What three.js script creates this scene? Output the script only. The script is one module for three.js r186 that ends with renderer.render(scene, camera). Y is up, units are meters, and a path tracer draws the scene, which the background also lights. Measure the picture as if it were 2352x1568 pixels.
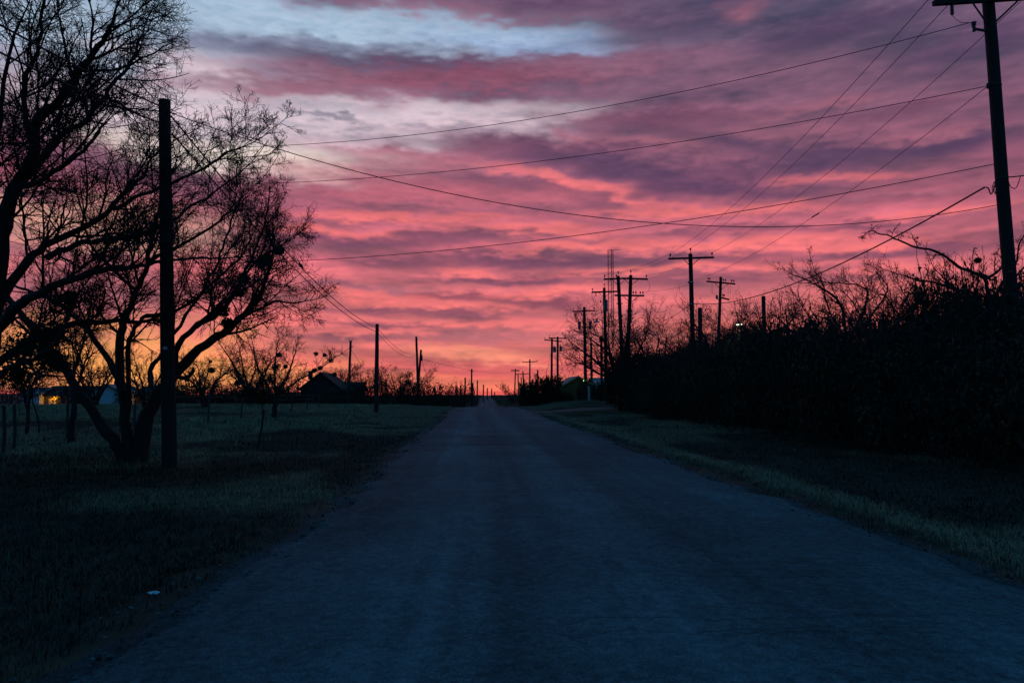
import * as THREE from 'three';

// ---------------------------------------------------------------- camera, sky, sun, exposure
const scene = new THREE.Scene();
const EYE = 1.6, F = 1698 / 1568;                       // eye height, focal length in picture heights
const PITCH = Math.atan(114 / 1698), YAW = Math.atan(86 / 1698);
const camera = new THREE.PerspectiveCamera(2 * Math.atan(0.5 / F) * 180 / Math.PI, 1024 / 682, 0.05, 6000);
camera.position.set(0, EYE, 0);
camera.rotation.order = 'YXZ';
camera.rotation.set(PITCH, -YAW, 0);
scene.add(camera);
const renderer = new THREE.WebGLRenderer({ antialias: true });
renderer.toneMapping = THREE.LinearToneMapping;
renderer.toneMappingExposure = 1.0;
renderer.shadowMap.enabled = true;

// seeded helpers
function rng(seed) { let s = seed >>> 0 || 1; return () => { s = (s + 0x6D2B79F5) >>> 0; let t = Math.imul(s ^ (s >>> 15), 1 | s); t = (t + Math.imul(t ^ (t >>> 7), 61 | t)) ^ t; return ((t ^ (t >>> 14)) >>> 0) / 4294967296; }; }
const PERM = (() => { const r = rng(77), a = new Float32Array(65536); for (let i = 0; i < 65536; i++) a[i] = r(); return a; })();
const lat = (x, y) => PERM[((x & 255) + (y & 255) * 256) & 65535];
function vnoise(x, y) { const xi = Math.floor(x), yi = Math.floor(y); let u = x - xi, v = y - yi; u = u * u * (3 - 2 * u); v = v * v * (3 - 2 * v); const a = lat(xi, yi), b = lat(xi + 1, yi), c = lat(xi, yi + 1), d = lat(xi + 1, yi + 1); return a + (b - a) * u + (c - a) * v + (a - b - c + d) * u * v; }
function fbm(x, y, o = 4) { let s = 0, a = 0.5, n = 0; for (let i = 0; i < o; i++) { s += a * vnoise(x, y); n += a; x = x * 2.03 + 17.3; y = y * 2.03 + 9.1; a *= 0.5; } return s / n; }
const clamp = (x, a = 0, b = 1) => Math.min(b, Math.max(a, x));
const sstep = (a, b, x) => { const t = clamp((x - a) / (b - a)); return t * t * (3 - 2 * t); };
const lerp = (a, b, t) => a + (b - a) * t;

// the dusk sky: clear air, then bands of cloud lit from below the horizon (degrees: azimuth right of the road, elevation)
const CLOUD = {
  blue: [.40, .54, .70], bluer: [.29, .42, .68], pinkwhite: [.70, .57, .64], cream: [.90, .76, .68], mauve: [.235, .11, .18], mauvegrey: [.30, .21, .29],
  peachdull: [.72, .42, .30], rosegrey: [.40, .145, .195], amber: [1.0, .42, .11], rosehi: [.37, .13, .19], lilac: [.30, .16, .24], amberrose: [.95, .24, .14], slate: [.17, .17, .27], slatedark: [.14, .15, .22],
  indigo: [.085, .05, .115], wine: [.27, .082, .135], purple: [.165, .065, .12], purpledk: [.13, .048, .095], rose: [.55, .14, .19], hot: [1.0, .205, .20],
  duskred: [.58, .105, .125], peach: [1.0, .30, .20], hothorizon: [.95, .13, .11], coralorange: [.70, .16, .13],
};
const BANDS = [
  [-26.19, 23.68, 13.61, 3.57, 0, 'blue', .95],
  [-15.15, 26.12, 15.06, 1.41, -1, 'blue', 1],
  [-8.30, 26.15, 16.54, 0.96, -1, 'blue', .6],
  [3.04, 26.01, 6.58, 0.86, -6, 'bluer', .75],
  [-1.48, 26.81, 7.65, 0.62, -3, 'blue', .6],
  [-19.84, 18.91, 9.98, 2.15, 0, 'pinkwhite', .95],
  [-8.21, 19.87, 11.59, 1.34, 2, 'pinkwhite', .9],
  [-1.10, 20.88, 8.27, 0.86, 2, 'pinkwhite', .7],
  [-15.01, 20.50, 8.46, 0.82, 0, 'pinkwhite', .85],
  [-20.83, 22.42, 4.50, 0.83, -5, 'pinkwhite', .95],
  [-18.00, 16.69, 7.85, 0.96, 0, 'cream', 1],
  [-23.97, 14.29, 7.53, 1.16, 0, 'mauve', .4],
  [-27.31, 11.00, 8.25, 1.72, 0, 'peachdull', .7],
  [-29.14, 6.24, 6.78, 2.56, 0, 'rosegrey', .55],
  [-26.75, 2.22, 9.70, 2.05, 0, 'amber', .85],
  [-23.57, 1.14, 7.14, 0.90, 0, 'amber', .6],
  [-15.22, 1.21, 5.64, 0.96, 0, 'amber', .55],
  [0.25, 27.82, 12.45, 0.56, -2, 'lilac', .75],
  [2.34, 28.40, 14.38, 0.39, 0, 'mauve', .7],
  [-17.59, 24.29, 4.70, 0.47, 4, 'slate', .8],
  [-9.95, 24.99, 8.48, 0.48, 2, 'slate', .8],
  [-6.59, 24.31, 11.36, 0.47, 2, 'indigo', .55],
  [-2.50, 24.22, 13.12, 0.47, 1, 'indigo', .65],
  [-15.05, 21.82, 7.47, 0.64, 4, 'wine', .85],
  [-6.58, 23.25, 13.08, 0.65, 1, 'wine', .8],
  [5.46, 23.85, 8.86, 0.77, 2, 'wine', .75],
  [8.74, 24.20, 4.75, 0.76, 0, 'lilac', .5],
  [-13.12, 20.69, 4.56, 0.36, 3, 'slate', .4],
  [-10.36, 20.12, 1.65, 0.15, -5, 'slatedark', .8],
  [-9.36, 19.61, 0.86, 0.18, 0, 'slatedark', .7],
  [-17.46, 19.43, 1.84, 0.26, 0, 'mauvegrey', .6],
  [-2.81, 20.13, 4.12, 0.31, 3, 'mauvegrey', .5],
  [-4.50, 19.04, 6.50, 0.25, 2, 'mauvegrey', .5],
  [2.00, 19.75, 8.23, 0.62, 0, 'mauvegrey', .5],
  [4.07, 18.65, 7.84, 0.82, -4, 'purple', .85],
  [-3.13, 17.29, 7.54, 0.51, -4, 'rosegrey', .6],
  [-8.82, 16.26, 6.03, 0.69, 0, 'rosegrey', .55],
  [6.28, 28.19, 5.85, 0.56, 0, 'indigo', .6],
  [14.04, 26.50, 7.15, 1.12, 0, 'indigo', .5],
  [27.94, 24.66, 5.96, 0.90, 0, 'indigo', .75],
  [36.00, 22.29, 3.73, 1.01, 0, 'indigo', .6],
  [21.66, 26.68, 1.55, 0.59, 0, 'rosehi', .6],
  [20.49, 22.73, 7.79, 1.14, -3, 'mauve', .6],
  [29.16, 20.37, 5.30, 0.61, -4, 'mauve', .55],
  [15.17, 20.13, 5.16, 0.79, -4, 'purple', .85],
  [12.73, 16.61, 9.01, 1.01, -9, 'indigo', .9],
  [18.96, 14.66, 6.41, 0.69, -4, 'indigo', .85],
  [24.17, 15.99, 4.34, 0.72, -6, 'indigo', .85],
  [27.69, 16.72, 5.41, 0.87, -5, 'indigo', .85],
  [34.13, 16.21, 3.63, 0.66, 0, 'indigo', .85],
  [31.73, 18.86, 2.83, 0.33, 2, 'purple', .8],
  [20.53, 17.80, 2.16, 0.54, -8, 'indigo', .75],
  [11.15, 19.00, 5.96, 0.28, -9, 'rosehi', .75],
  [25.70, 19.91, 3.98, 0.26, 2, 'rosehi', .65],
  [31.67, 17.08, 3.33, 0.36, -3, 'rosehi', .8],
  [23.48, 18.58, 3.54, 0.27, -5, 'rosehi', .4],
  [4.58, 15.61, 4.44, 0.45, -8, 'purple', .65],
  [8.50, 14.51, 4.04, 0.39, -8, 'purple', .6],
  [9.52, 15.20, 6.97, 0.29, -12, 'hot', .7],
  [7.15, 16.16, 5.07, 0.29, -12, 'hot', .5],
  [17.40, 13.24, 7.98, 0.38, -2, 'hot', .75],
  [0.30, 15.28, 8.89, 0.58, -3, 'rose', .6],
  [-6.47, 14.78, 8.14, 0.51, 0, 'rose', .6],
  [-6.52, 13.26, 6.42, 0.36, 0, 'hot', .8],
  [-8.76, 11.97, 5.67, 0.26, 1, 'hot', .8],
  [5.43, 12.40, 5.75, 0.36, -2, 'hot', .75],
  [8.14, 11.24, 5.02, 0.30, 3, 'hot', .75],
  [18.88, 10.93, 9.52, 0.32, -1, 'hot', .9],
  [27.50, 10.17, 7.87, 0.27, -2, 'hot', .8],
  [34.36, 12.00, 4.27, 0.23, 2, 'hot', .6],
  [31.54, 13.32, 3.81, 0.20, 2, 'rosehi', .7],
  [27.78, 14.82, 3.30, 0.21, -6, 'hot', .4],
  [-8.32, 11.24, 3.99, 0.33, 0, 'purple', .85],
  [-2.21, 11.77, 5.45, 0.43, 0, 'purple', .8],
  [3.21, 10.19, 7.78, 0.50, -1, 'purple', .9],
  [-5.42, 9.79, 3.70, 0.30, -2, 'purple', .7],
  [-10.64, 7.83, 1.94, 0.33, -6, 'purple', .7],
  [-7.39, 7.82, 4.33, 0.36, 0, 'rosegrey', .7],
  [1.00, 8.58, 4.08, 0.23, -2, 'purple', .8],
  [-1.64, 7.29, 3.05, 0.30, -1, 'purpledk', .9],
  [5.92, 8.68, 3.38, 0.40, 3, 'purple', .85],
  [5.41, 6.87, 4.71, 0.54, 2, 'purpledk', .85],
  [-2.17, 5.98, 4.39, 0.34, -1, 'purple', .75],
  [-8.02, 6.22, 3.64, 0.26, 0, 'purple', .6],
  [-5.37, 5.00, 4.35, 0.20, -1, 'purple', .7],
  [-10.12, 5.12, 2.93, 0.26, 0, 'purple', .6],
  [-9.62, 4.08, 2.93, 0.23, 0, 'purple', .55],
  [21.89, 11.76, 4.74, 0.25, -1, 'purple', .8],
  [15.83, 12.11, 2.88, 0.19, 0, 'purple', .65],
  [30.19, 11.36, 3.14, 0.29, 0, 'purple', .8],
  [31.53, 13.03, 3.32, 0.23, 0, 'purple', .5],
  [27.48, 9.44, 6.39, 0.33, -1, 'purple', .85],
  [13.81, 10.01, 8.25, 0.36, 0, 'purple', .85],
  [34.28, 9.73, 3.81, 0.46, 0, 'purple', .75],
  [17.03, 8.43, 9.13, 0.32, 1, 'purple', .6],
  [24.71, 8.08, 5.62, 0.28, 0, 'purple', .5],
  [2.15, 4.38, 8.75, 0.61, 1, 'rosegrey', .6],
  [3.24, 1.78, 7.38, 0.54, 0, 'duskred', .6],
  [-6.34, 2.59, 5.33, 0.67, 0, 'duskred', .4],
  [-0.02, 9.11, 3.06, 0.20, -5, 'hot', .8],
  [-8.56, 7.37, 4.97, 0.30, -2, 'hot', .95],
  [-3.05, 6.64, 6.09, 0.27, -3, 'hot', .9],
  [6.50, 7.73, 5.04, 0.23, 4, 'hot', .85],
  [5.41, 5.45, 7.36, 0.27, 1, 'hot', .9],
  [-8.52, 4.63, 5.62, 0.23, 1, 'hot', .8],
  [-6.35, 3.76, 4.66, 0.17, 1, 'hot', .6],
  [13.80, 9.19, 6.40, 0.23, 2, 'hot', .7],
  [21.74, 9.12, 6.98, 0.19, 0, 'hot', .6],
  [30.34, 8.32, 4.12, 0.24, 0, 'hot', .6],
  [17.01, 7.45, 6.19, 0.29, 0, 'rose', .5],
  [-0.54, 2.89, 4.05, 0.57, -4, 'peach', .9],
  [2.16, 2.32, 3.37, 0.30, -5, 'peach', .8],
  [-3.03, 3.28, 2.01, 0.20, -4, 'peach', .5],
  [1.49, -0.07, 5.04, 0.34, 0, 'hothorizon', .9],
  [12.11, 5.92, 9.55, 0.66, 0, 'rose', .4],
  [20.10, 4.44, 11.43, 1.61, 0, 'coralorange', .5],
  [-6.32, 0.60, 8.68, 0.60, 0, 'amberrose', .7],
  [7.07, 0.44, 8.55, 0.54, 0, 'amberrose', .45],
  [34.14, 6.00, 6.87, 1.73, 0, 'coralorange', .45],
];
function table(T, x) { if (x <= T[0][0]) return T[0][1]; for (let i = 1; i < T.length; i++) if (x <= T[i][0]) { const t = (x - T[i - 1][0]) / (T[i][0] - T[i - 1][0]); return T[i - 1][1].map((v, k) => lerp(v, T[i][1][k], t)); } return T[T.length - 1][1]; }
const WARM = [[0, [.93, .155, .115]], [1.3, [.80, .15, .135]], [3.3, [.74, .175, .165]], [6.7, [.68, .165, .18]], [10, [.58, .145, .19]], [13.3, [.48, .13, .19]], [16.5, [.32, .115, .18]], [19.7, [.23, .10, .165]], [24.3, [.175, .10, .17]], [28.6, [.135, .10, .18]], [34, [.09, .10, .21]], [42, [.02, .12, .27]], [90, [.010, .155, .34]]];
const COOL = [[0, [.018, .040, .085]], [15, [.016, .055, .125]], [35, [.012, .105, .24]], [60, [.010, .15, .33]], [90, [.010, .155, .34]]];
{
  const W = 4096, H = 2048, data = new Float32Array(W * H * 4);
  const bands = BANDS.map(([a, e, w, h, t, c, s]) => ({ a, e, w, h, ct: Math.cos(t * Math.PI / 180), st: Math.sin(t * Math.PI / 180), c: CLOUD[c], s }));
  const warmT = [], coolT = [];
  for (let j = 0; j <= 900; j++) { warmT.push(table(WARM, j / 10)); coolT.push(table(COOL, j / 10)); }
  for (let j = 0; j < H; j++) {
    const el = (j + 0.5) / H * 180 - 90;
    if (el < 0) { for (let i = 0; i < W; i++) { const k = (j * W + i) * 4; data[k] = .86; data[k + 1] = .115; data[k + 2] = .105; data[k + 3] = 1; } continue; }
    const e = Math.max(el, 0), wc = warmT[Math.round(e * 10)], cc = coolT[Math.round(e * 10)];
    const low = 1 / (Math.sin(e * Math.PI / 180) + 0.09);
    const rowBands = bands.filter(b => Math.abs(b.e - el) < 3.2 * b.h + Math.abs(b.st) * 2.6 * b.w + 2.5);
    for (let i = 0; i < W; i++) {
      const k = (j * W + i) * 4, az = (((i + 0.5) / W - 0.25) * 360 + 540) % 360 - 180;
      const rad = az * Math.PI / 180, x = Math.sin(rad) * low, z = Math.cos(rad) * low;
      const wa = Math.exp(-Math.pow((az - 2) / 50, 6));
      const n1 = fbm(x * 1.1 + 40, z * 2.4 + 40, 4), n2 = fbm(az * 0.16 + 300, el * 1.15 + az * 0.02 + 60 + n1 * 2.2, 4);
      const n = clamp((n1 * 0.45 + n2 * 0.55 - 0.28) / 0.44);
      let r = lerp(cc[0], wc[0], wa), g = lerp(cc[1], wc[1], wa), b = lerp(cc[2], wc[2], wa);
      const f = sstep(30, 60, el), m = lerp(lerp(0.48, 1.42, n), lerp(0.8, 1.2, n), Math.max(f, 1 - wa));
      r *= m; g *= lerp(m, 1, .35); b *= lerp(m, 1, .45);
      if (Math.abs(az) < 75 && el < 45) {
        const wx = (fbm(az * 0.22 + 11, el * 0.8 + 5, 3) - .5), wy = (fbm(az * 0.30 + 71, el * 0.9 + 35, 4) - .5), wf = (fbm(az * 0.9 + 171, el * 3.4 + 135, 4) - .5), wh = fbm(az * 1.5 + wf * 3 + 271, el * 7.5 + az * .12 + 35, 3) - .5;
        for (const q of rowBands) {
          const dx0 = az - q.a + wx * 7; if (Math.abs(dx0) > 3 * q.w) continue;
          const dy0 = el - q.e + wy * (0.7 + q.h * 0.9) + wf * (0.5 + q.h * .45) + wh * (.22 + q.h * .12);
          const dx = (dx0 * q.ct + dy0 * q.st) / q.w, dy = (dy0 * q.ct - dx0 * q.st) / q.h;
          const s = dx * dx + dy * dy; if (s > 7) continue;
          const w = q.s * Math.exp(-s * s * .28 - s * .38) * lerp(.74, 1.12, n2);
          if (w > 0.003) { const v = Math.min(w, 1); r = lerp(r, q.c[0], v); g = lerp(g, q.c[1], v); b = lerp(b, q.c[2], v); }
        }
        const t = 1 + wf * .42 + wh * .34 + (n2 - .5) * .16; r *= t; g *= lerp(t, 1, .3); b *= lerp(t, 1, .4);
      }
      data[k] = r; data[k + 1] = g; data[k + 2] = b; data[k + 3] = 1;
    }
  }
  const sky = new THREE.DataTexture(data, W, H, THREE.RGBAFormat, THREE.FloatType);
  sky.mapping = THREE.EquirectangularReflectionMapping; sky.magFilter = THREE.LinearFilter; sky.needsUpdate = true;
  scene.background = sky; scene.environment = sky;
}
// the last of the sun, on the horizon behind the left-hand trees
const sun = new THREE.DirectionalLight(0xffa070, 0.02);
sun.position.set(-300, 12, -900); sun.target.position.set(0, 0, 0);
sun.castShadow = true; sun.shadow.radius = 30; sun.shadow.mapSize.set(2048, 2048);
Object.assign(sun.shadow.camera, { left: -120, right: 120, top: 60, bottom: -60, near: 1, far: 1800 });
scene.add(sun, sun.target);

// ---------------------------------------------------------------- mesh helpers
const V = (x, y, z) => new THREE.Vector3(x, y, z);
// a point of the place: the sight line through a spot of the picture (2352 wide), followed to d metres along the road
function at(px, py, d) {
  const v = V((px - 1176) / 1698, (784 - py) / 1698, -1).applyEuler(camera.rotation);
  return v.multiplyScalar(-d / v.z).add(camera.position);
}
function mat(r, g, b, rough = 0.9, extra = {}) { const m = new THREE.MeshStandardMaterial({ roughness: rough, metalness: 0, ...extra }); m.color.setRGB(r, g, b); return m; }
class Geo {
  constructor(o = V(0, 0, 0)) { this.o = o; this.p = []; this.n = []; this.i = []; this.c = null; }
  vert(x, y, z, nx, ny, nz) { this.p.push(x - this.o.x, y - this.o.y, z - this.o.z); this.n.push(nx, ny, nz); return this.p.length / 3 - 1; }
  tube(pts, rad, sides = 6, cap = false) {
    let u = null, prev = 0;
    for (let k = 0; k < pts.length; k++) {
      const a = pts[Math.max(0, k - 1)], b = pts[Math.min(pts.length - 1, k + 1)];
      let tx = b.x - a.x, ty = b.y - a.y, tz = b.z - a.z; const l = Math.hypot(tx, ty, tz) || 1; tx /= l; ty /= l; tz /= l;
      if (!u) u = Math.abs(ty) < 0.9 ? [0, 1, 0] : [1, 0, 0];
      const d = u[0] * tx + u[1] * ty + u[2] * tz; u = [u[0] - d * tx, u[1] - d * ty, u[2] - d * tz];
      const ul = Math.hypot(...u) || 1; u = [u[0] / ul, u[1] / ul, u[2] / ul];
      const w = [ty * u[2] - tz * u[1], tz * u[0] - tx * u[2], tx * u[1] - ty * u[0]], r = typeof rad === 'number' ? rad : rad[k], base = this.p.length / 3;
      for (let s = 0; s < sides; s++) { const c = Math.cos(s / sides * 6.28319), q = Math.sin(s / sides * 6.28319), x = u[0] * c + w[0] * q, y = u[1] * c + w[1] * q, z = u[2] * c + w[2] * q; this.vert(pts[k].x + x * r, pts[k].y + y * r, pts[k].z + z * r, x, y, z); }
      if (k) for (let s = 0; s < sides; s++) { const s2 = (s + 1) % sides; this.i.push(prev + s, prev + s2, base + s, prev + s2, base + s2, base + s); }
      prev = base;
      if (cap && (k === 0 || k === pts.length - 1)) { const sg = k ? 1 : -1, b0 = this.p.length / 3; for (let s = 0; s < sides; s++) { const j = (base + s) * 3; this.vert(this.p[j] + this.o.x, this.p[j + 1] + this.o.y, this.p[j + 2] + this.o.z, tx * sg, ty * sg, tz * sg); } for (let s = 1; s < sides - 1; s++) sg > 0 ? this.i.push(b0, b0 + s, b0 + s + 1) : this.i.push(b0, b0 + s + 1, b0 + s); }
    }
    return this;
  }
  // a bar of cross-section w x h from a to b
  bar(a, b, w, h, up = V(0, 1, 0)) {
    const t = b.clone().sub(a).normalize(), s = t.clone().cross(up).normalize(), u = s.clone().cross(t).normalize(), e = Math.min(w, h) * 0.12, q = [];
    for (const [ef, k] of [[a, -1], [b, 1]]) for (const [x, y] of [[-1, -1], [1, -1], [1, 1], [-1, 1]]) q.push(ef.clone().addScaledVector(s, x * w / 2).addScaledVector(u, y * h / 2));
    const face = (i, j, k2, l) => { const n = q[j].clone().sub(q[i]).cross(q[l].clone().sub(q[i])).normalize(), b0 = this.p.length / 3; for (const m of [i, j, k2, l]) this.vert(q[m].x, q[m].y, q[m].z, n.x, n.y, n.z); this.i.push(b0, b0 + 1, b0 + 2, b0, b0 + 2, b0 + 3); };
    face(0, 3, 2, 1); face(4, 5, 6, 7); face(0, 1, 5, 4); face(1, 2, 6, 5); face(2, 3, 7, 6); face(3, 0, 4, 7);
    return this;
  }
  box(c, sx, sy, sz) { return this.bar(V(c.x, c.y - sy / 2, c.z), V(c.x, c.y + sy / 2, c.z), sx, sz, V(0, 0, 1)); }
  // turned body: [radius, height] pairs along an axis from point a
  turned(a, prof, sides = 10, axis = V(0, 1, 0)) { return this.tube(prof.map(([r, h]) => a.clone().addScaledVector(axis, h)), prof.map(q => q[0]), sides, true); }
  leaf(c, size, R, tint) {
    const a = R() * 6.283, z = R() * 2 - 1, s = Math.sqrt(1 - z * z), n = V(s * Math.cos(a), z, s * Math.sin(a)), t = V(R() - .5, R() - .5, R() - .5).cross(n).normalize(), b = n.clone().cross(t), k = this.p.length / 3, l = size * (0.6 + R() * 0.8);
    for (const [x, y] of [[-1, 0], [0, -.42], [1, 0], [0, .42]]) this.vert(c.x + t.x * x * l + b.x * y * l, c.y + t.y * x * l + b.y * y * l, c.z + t.z * x * l + b.z * y * l, n.x, n.y, n.z);
    this.i.push(k, k + 1, k + 2, k, k + 2, k + 3);
    if (tint) { this.c = this.c || []; for (let q = 0; q < 4; q++) this.c.push(...tint); }
  }
  get() { const g = new THREE.BufferGeometry(); g.setAttribute('position', new THREE.Float32BufferAttribute(this.p, 3)); g.setAttribute('normal', new THREE.Float32BufferAttribute(this.n, 3)); if (this.c) g.setAttribute('color', new THREE.Float32BufferAttribute(this.c, 3)); g.setIndex(this.p.length / 3 > 65535 ? new THREE.Uint32BufferAttribute(this.i, 1) : new THREE.Uint16BufferAttribute(this.i, 1)); return g; }
}
const taken = {};
function numbered(name) { const n = taken[name] || 0; taken[name] = n + 1; return n ? name + '_' + String(n).padStart(3, '0') : name; }
function shade(m) { m.castShadow = true; m.receiveShadow = true; return m; }
function thing(name, label, category, position, group) {
  const o = new THREE.Group(); o.name = numbered(name); o.position.copy(position); o.userData = { label, category }; if (group) o.userData.group = group; scene.add(o); return o;
}
function part(parent, name, material, build, worldOrigin) {
  const g = new Geo(worldOrigin || parent.position); build(g);
  const m = shade(new THREE.Mesh(g.get(), material)); m.name = name; parent.add(m); return m;
}
function single(name, label, category, position, material, build, group) {
  const g = new Geo(position); build(g);
  const m = shade(new THREE.Mesh(g.get(), material)); m.name = numbered(name); m.position.copy(position); m.userData = { label, category }; if (group) m.userData.group = group; scene.add(m); return m;
}
function structure(name, geometry, material) { const m = shade(new THREE.Mesh(geometry, material)); m.name = name; m.userData = { kind: 'structure', label: name.replace(/_/g, ' '), category: name.split('_').pop() }; scene.add(m); return m; }

const M = {
  pole: mat(.040, .031, .025, .92), arm: mat(.038, .031, .026, .9), iron: mat(.06, .06, .065, .55, { metalness: .6 }), tank: mat(.16, .19, .21, .5), cable: mat(.02, .02, .022, .6), conductor: mat(.07, .07, .072, .5, { metalness: .5 }),
  glass: mat(.05, .045, .045, .3), bark: mat(.038, .029, .024, .95), twig: mat(.045, .030, .027, .95), leaf: mat(1, 1, 1, .85, { vertexColors: true }), mistle: mat(.022, .030, .014, .9),
  white: mat(.62, .63, .62, .6), paleMetal: mat(.66, .72, .76, .6), siding: mat(.045, .038, .032, .9), roof: mat(.028, .027, .028, .97), paleRoof: mat(.14, .15, .16, .7), darkwood: mat(.05, .04, .03, .9), tpost: mat(.07, .06, .05, .85), wall: mat(.10, .085, .07, .85),
  pane: mat(.02, .022, .026, .12), feather: mat(.02, .02, .022, .6), paper: mat(.72, .74, .76, .8), door: mat(.62, .54, .38, .6),
};
M.leaf.side = THREE.DoubleSide; M.mistle.side = THREE.DoubleSide;

// ---------------------------------------------------------------- ground and road
const PROFILE = [[-60, 0], [0, 0], [50, .0], [64, .03], [74, -.02], [90, -.75], [112, -2.4], [135, -3.7], [165, -3.8], [230, -2.95], [420, -2.75], [560, -2.5], [700, -2.5], [820, -5.5], [1200, -22], [3200, -90]];
function profile(d) {
  const P = PROFILE; if (d <= P[0][0]) return P[0][1];
  for (let i = 1; i < P.length; i++) if (d <= P[i][0]) {
    const [x0, y0] = P[i - 1], [x1, y1] = P[i], h = x1 - x0, sl = (y1 - y0) / h;
    const m = (a, b, c) => { if (!a || !c) return 0; const s0 = (b[1] - a[1]) / (b[0] - a[0]), s1 = (c[1] - b[1]) / (c[0] - b[0]); return s0 * s1 <= 0 ? 0 : 2 * s0 * s1 / (s0 + s1); };
    const m0 = i > 1 ? m(P[i - 2], P[i - 1], P[i]) : 0, m1 = i < P.length - 1 ? m(P[i - 1], P[i], P[i + 1]) : sl, t = (d - x0) / h;
    return (2 * t ** 3 - 3 * t * t + 1) * y0 + (t ** 3 - 2 * t * t + t) * h * m0 + (-2 * t ** 3 + 3 * t * t) * y1 + (t ** 3 - t * t) * h * m1;
  }
  return P[P.length - 1][1];
}
const roadMid = d => 1.25 + Math.max(0, d - 80) * 0.0165;
const roadHalf = 3.2;                                    // visible asphalt; its broken rim runs on a little under the soil
function ground(x, d) {
  const off = x - roadMid(d), a = Math.abs(off) - roadHalf;
  let y = profile(d);
  y += off > 0 ? .60 * sstep(5, 11, x) * sstep(48, 74, d) * (1 - sstep(105, 150, d)) : .14 * sstep(-3, -8, x) * sstep(45, 68, d) * (1 - sstep(100, 150, d));
  const aa = a - .45 * sstep(9, 3, d); if (aa < .3) y -= .05 * sstep(.3, .05, aa) - .02 * sstep(.45, .2, aa) * (fbm(x * 5, d * 5, 3) - .5) ; if (a >= 0) {
    const q = sstep(0, 1.2, a);
    y += q * ((fbm(x * .35 + 50, d * .35 + 50, 3) - .5) * .16 + (fbm(x * .06 + 9, d * .05 + 3, 2) - .5) * .22 * sstep(1, 8, a)) - .05 * sstep(.1, 1.4, a) * (1 - sstep(1.4, 3.2, a));
    y += (fbm(x * .012 + 19, d * .006 + 3, 3) - .5) * 9 * sstep(90, 260, Math.hypot(x, d)) * sstep(20, 90, a);
  }
  return y;
}
const gp = (px, d, dy = 0) => { const p = at(px, 898, d); return V(p.x, ground(p.x, d) + dy, -d); };
function noiseTex(w, h, fn, srgb = false) {
  const data = new Uint8Array(w * h * 4);
  for (let j = 0; j < h; j++) for (let i = 0; i < w; i++) { const c = fn(i / w, j / h, i, j), k = (j * w + i) * 4; for (let q = 0; q < 3; q++) data[k + q] = clamp(c[q]) * 255; data[k + 3] = 255; }
  const t = new THREE.DataTexture(data, w, h); t.wrapS = t.wrapT = THREE.MirroredRepeatWrapping; t.magFilter = THREE.LinearFilter; t.minFilter = THREE.LinearFilter; if (srgb) t.colorSpace = THREE.SRGBColorSpace; t.needsUpdate = true; return t;
}
{
  const xs = [], ds = [];
  for (let i = -130; i <= 130; i++) xs.push(1.25 + Math.sinh(i / 130 * 6.2) / Math.sinh(6.2) * 1500 * .999 + i * .12);
  for (let j = 0; j <= 330; j++) { const t = j / 330; ds.push(-40 + t * 190 + Math.pow(t, 5) * 2850); } ds.unshift(-1500, -600, -220, -90);
  const p = [], idx = [], uv = [], W = xs.length;
  for (const d of ds) for (const x of xs) { p.push(x, ground(x, d), -d); uv.push(x / 9, d / 9); }
  for (let j = 0; j < ds.length - 1; j++) for (let i = 0; i < W - 1; i++) { const a = j * W + i, b = a + 1, c = a + W, e = c + 1; idx.push(a, b, c, b, e, c); }
  const g = new THREE.BufferGeometry(); g.setAttribute('position', new THREE.Float32BufferAttribute(p, 3)); g.setAttribute('uv', new THREE.Float32BufferAttribute(uv, 2)); g.setIndex(idx); g.computeVertexNormals();
  const R = rng(5), tex = noiseTex(1024, 1024, (u, v) => { const s = .5 + .5 * Math.sin(u * 6.2832), a = fbm(u * 64 + 3, v * 64, 4), b = fbm(u * 8 + 9, v * 8 + 2, 3), c = R(); const k = .55 + a * .6 + (c - .5) * .35; const dry = sstep(.42, .62, b); return [lerp(.15, .25, dry) * k, lerp(.16, .235, dry) * k, lerp(.10, .15, dry) * k]; }, true);
  structure('ground', g, mat(1, 1, 1, .97, { map: tex, bumpMap: tex, bumpScale: .03 }));
}
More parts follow.
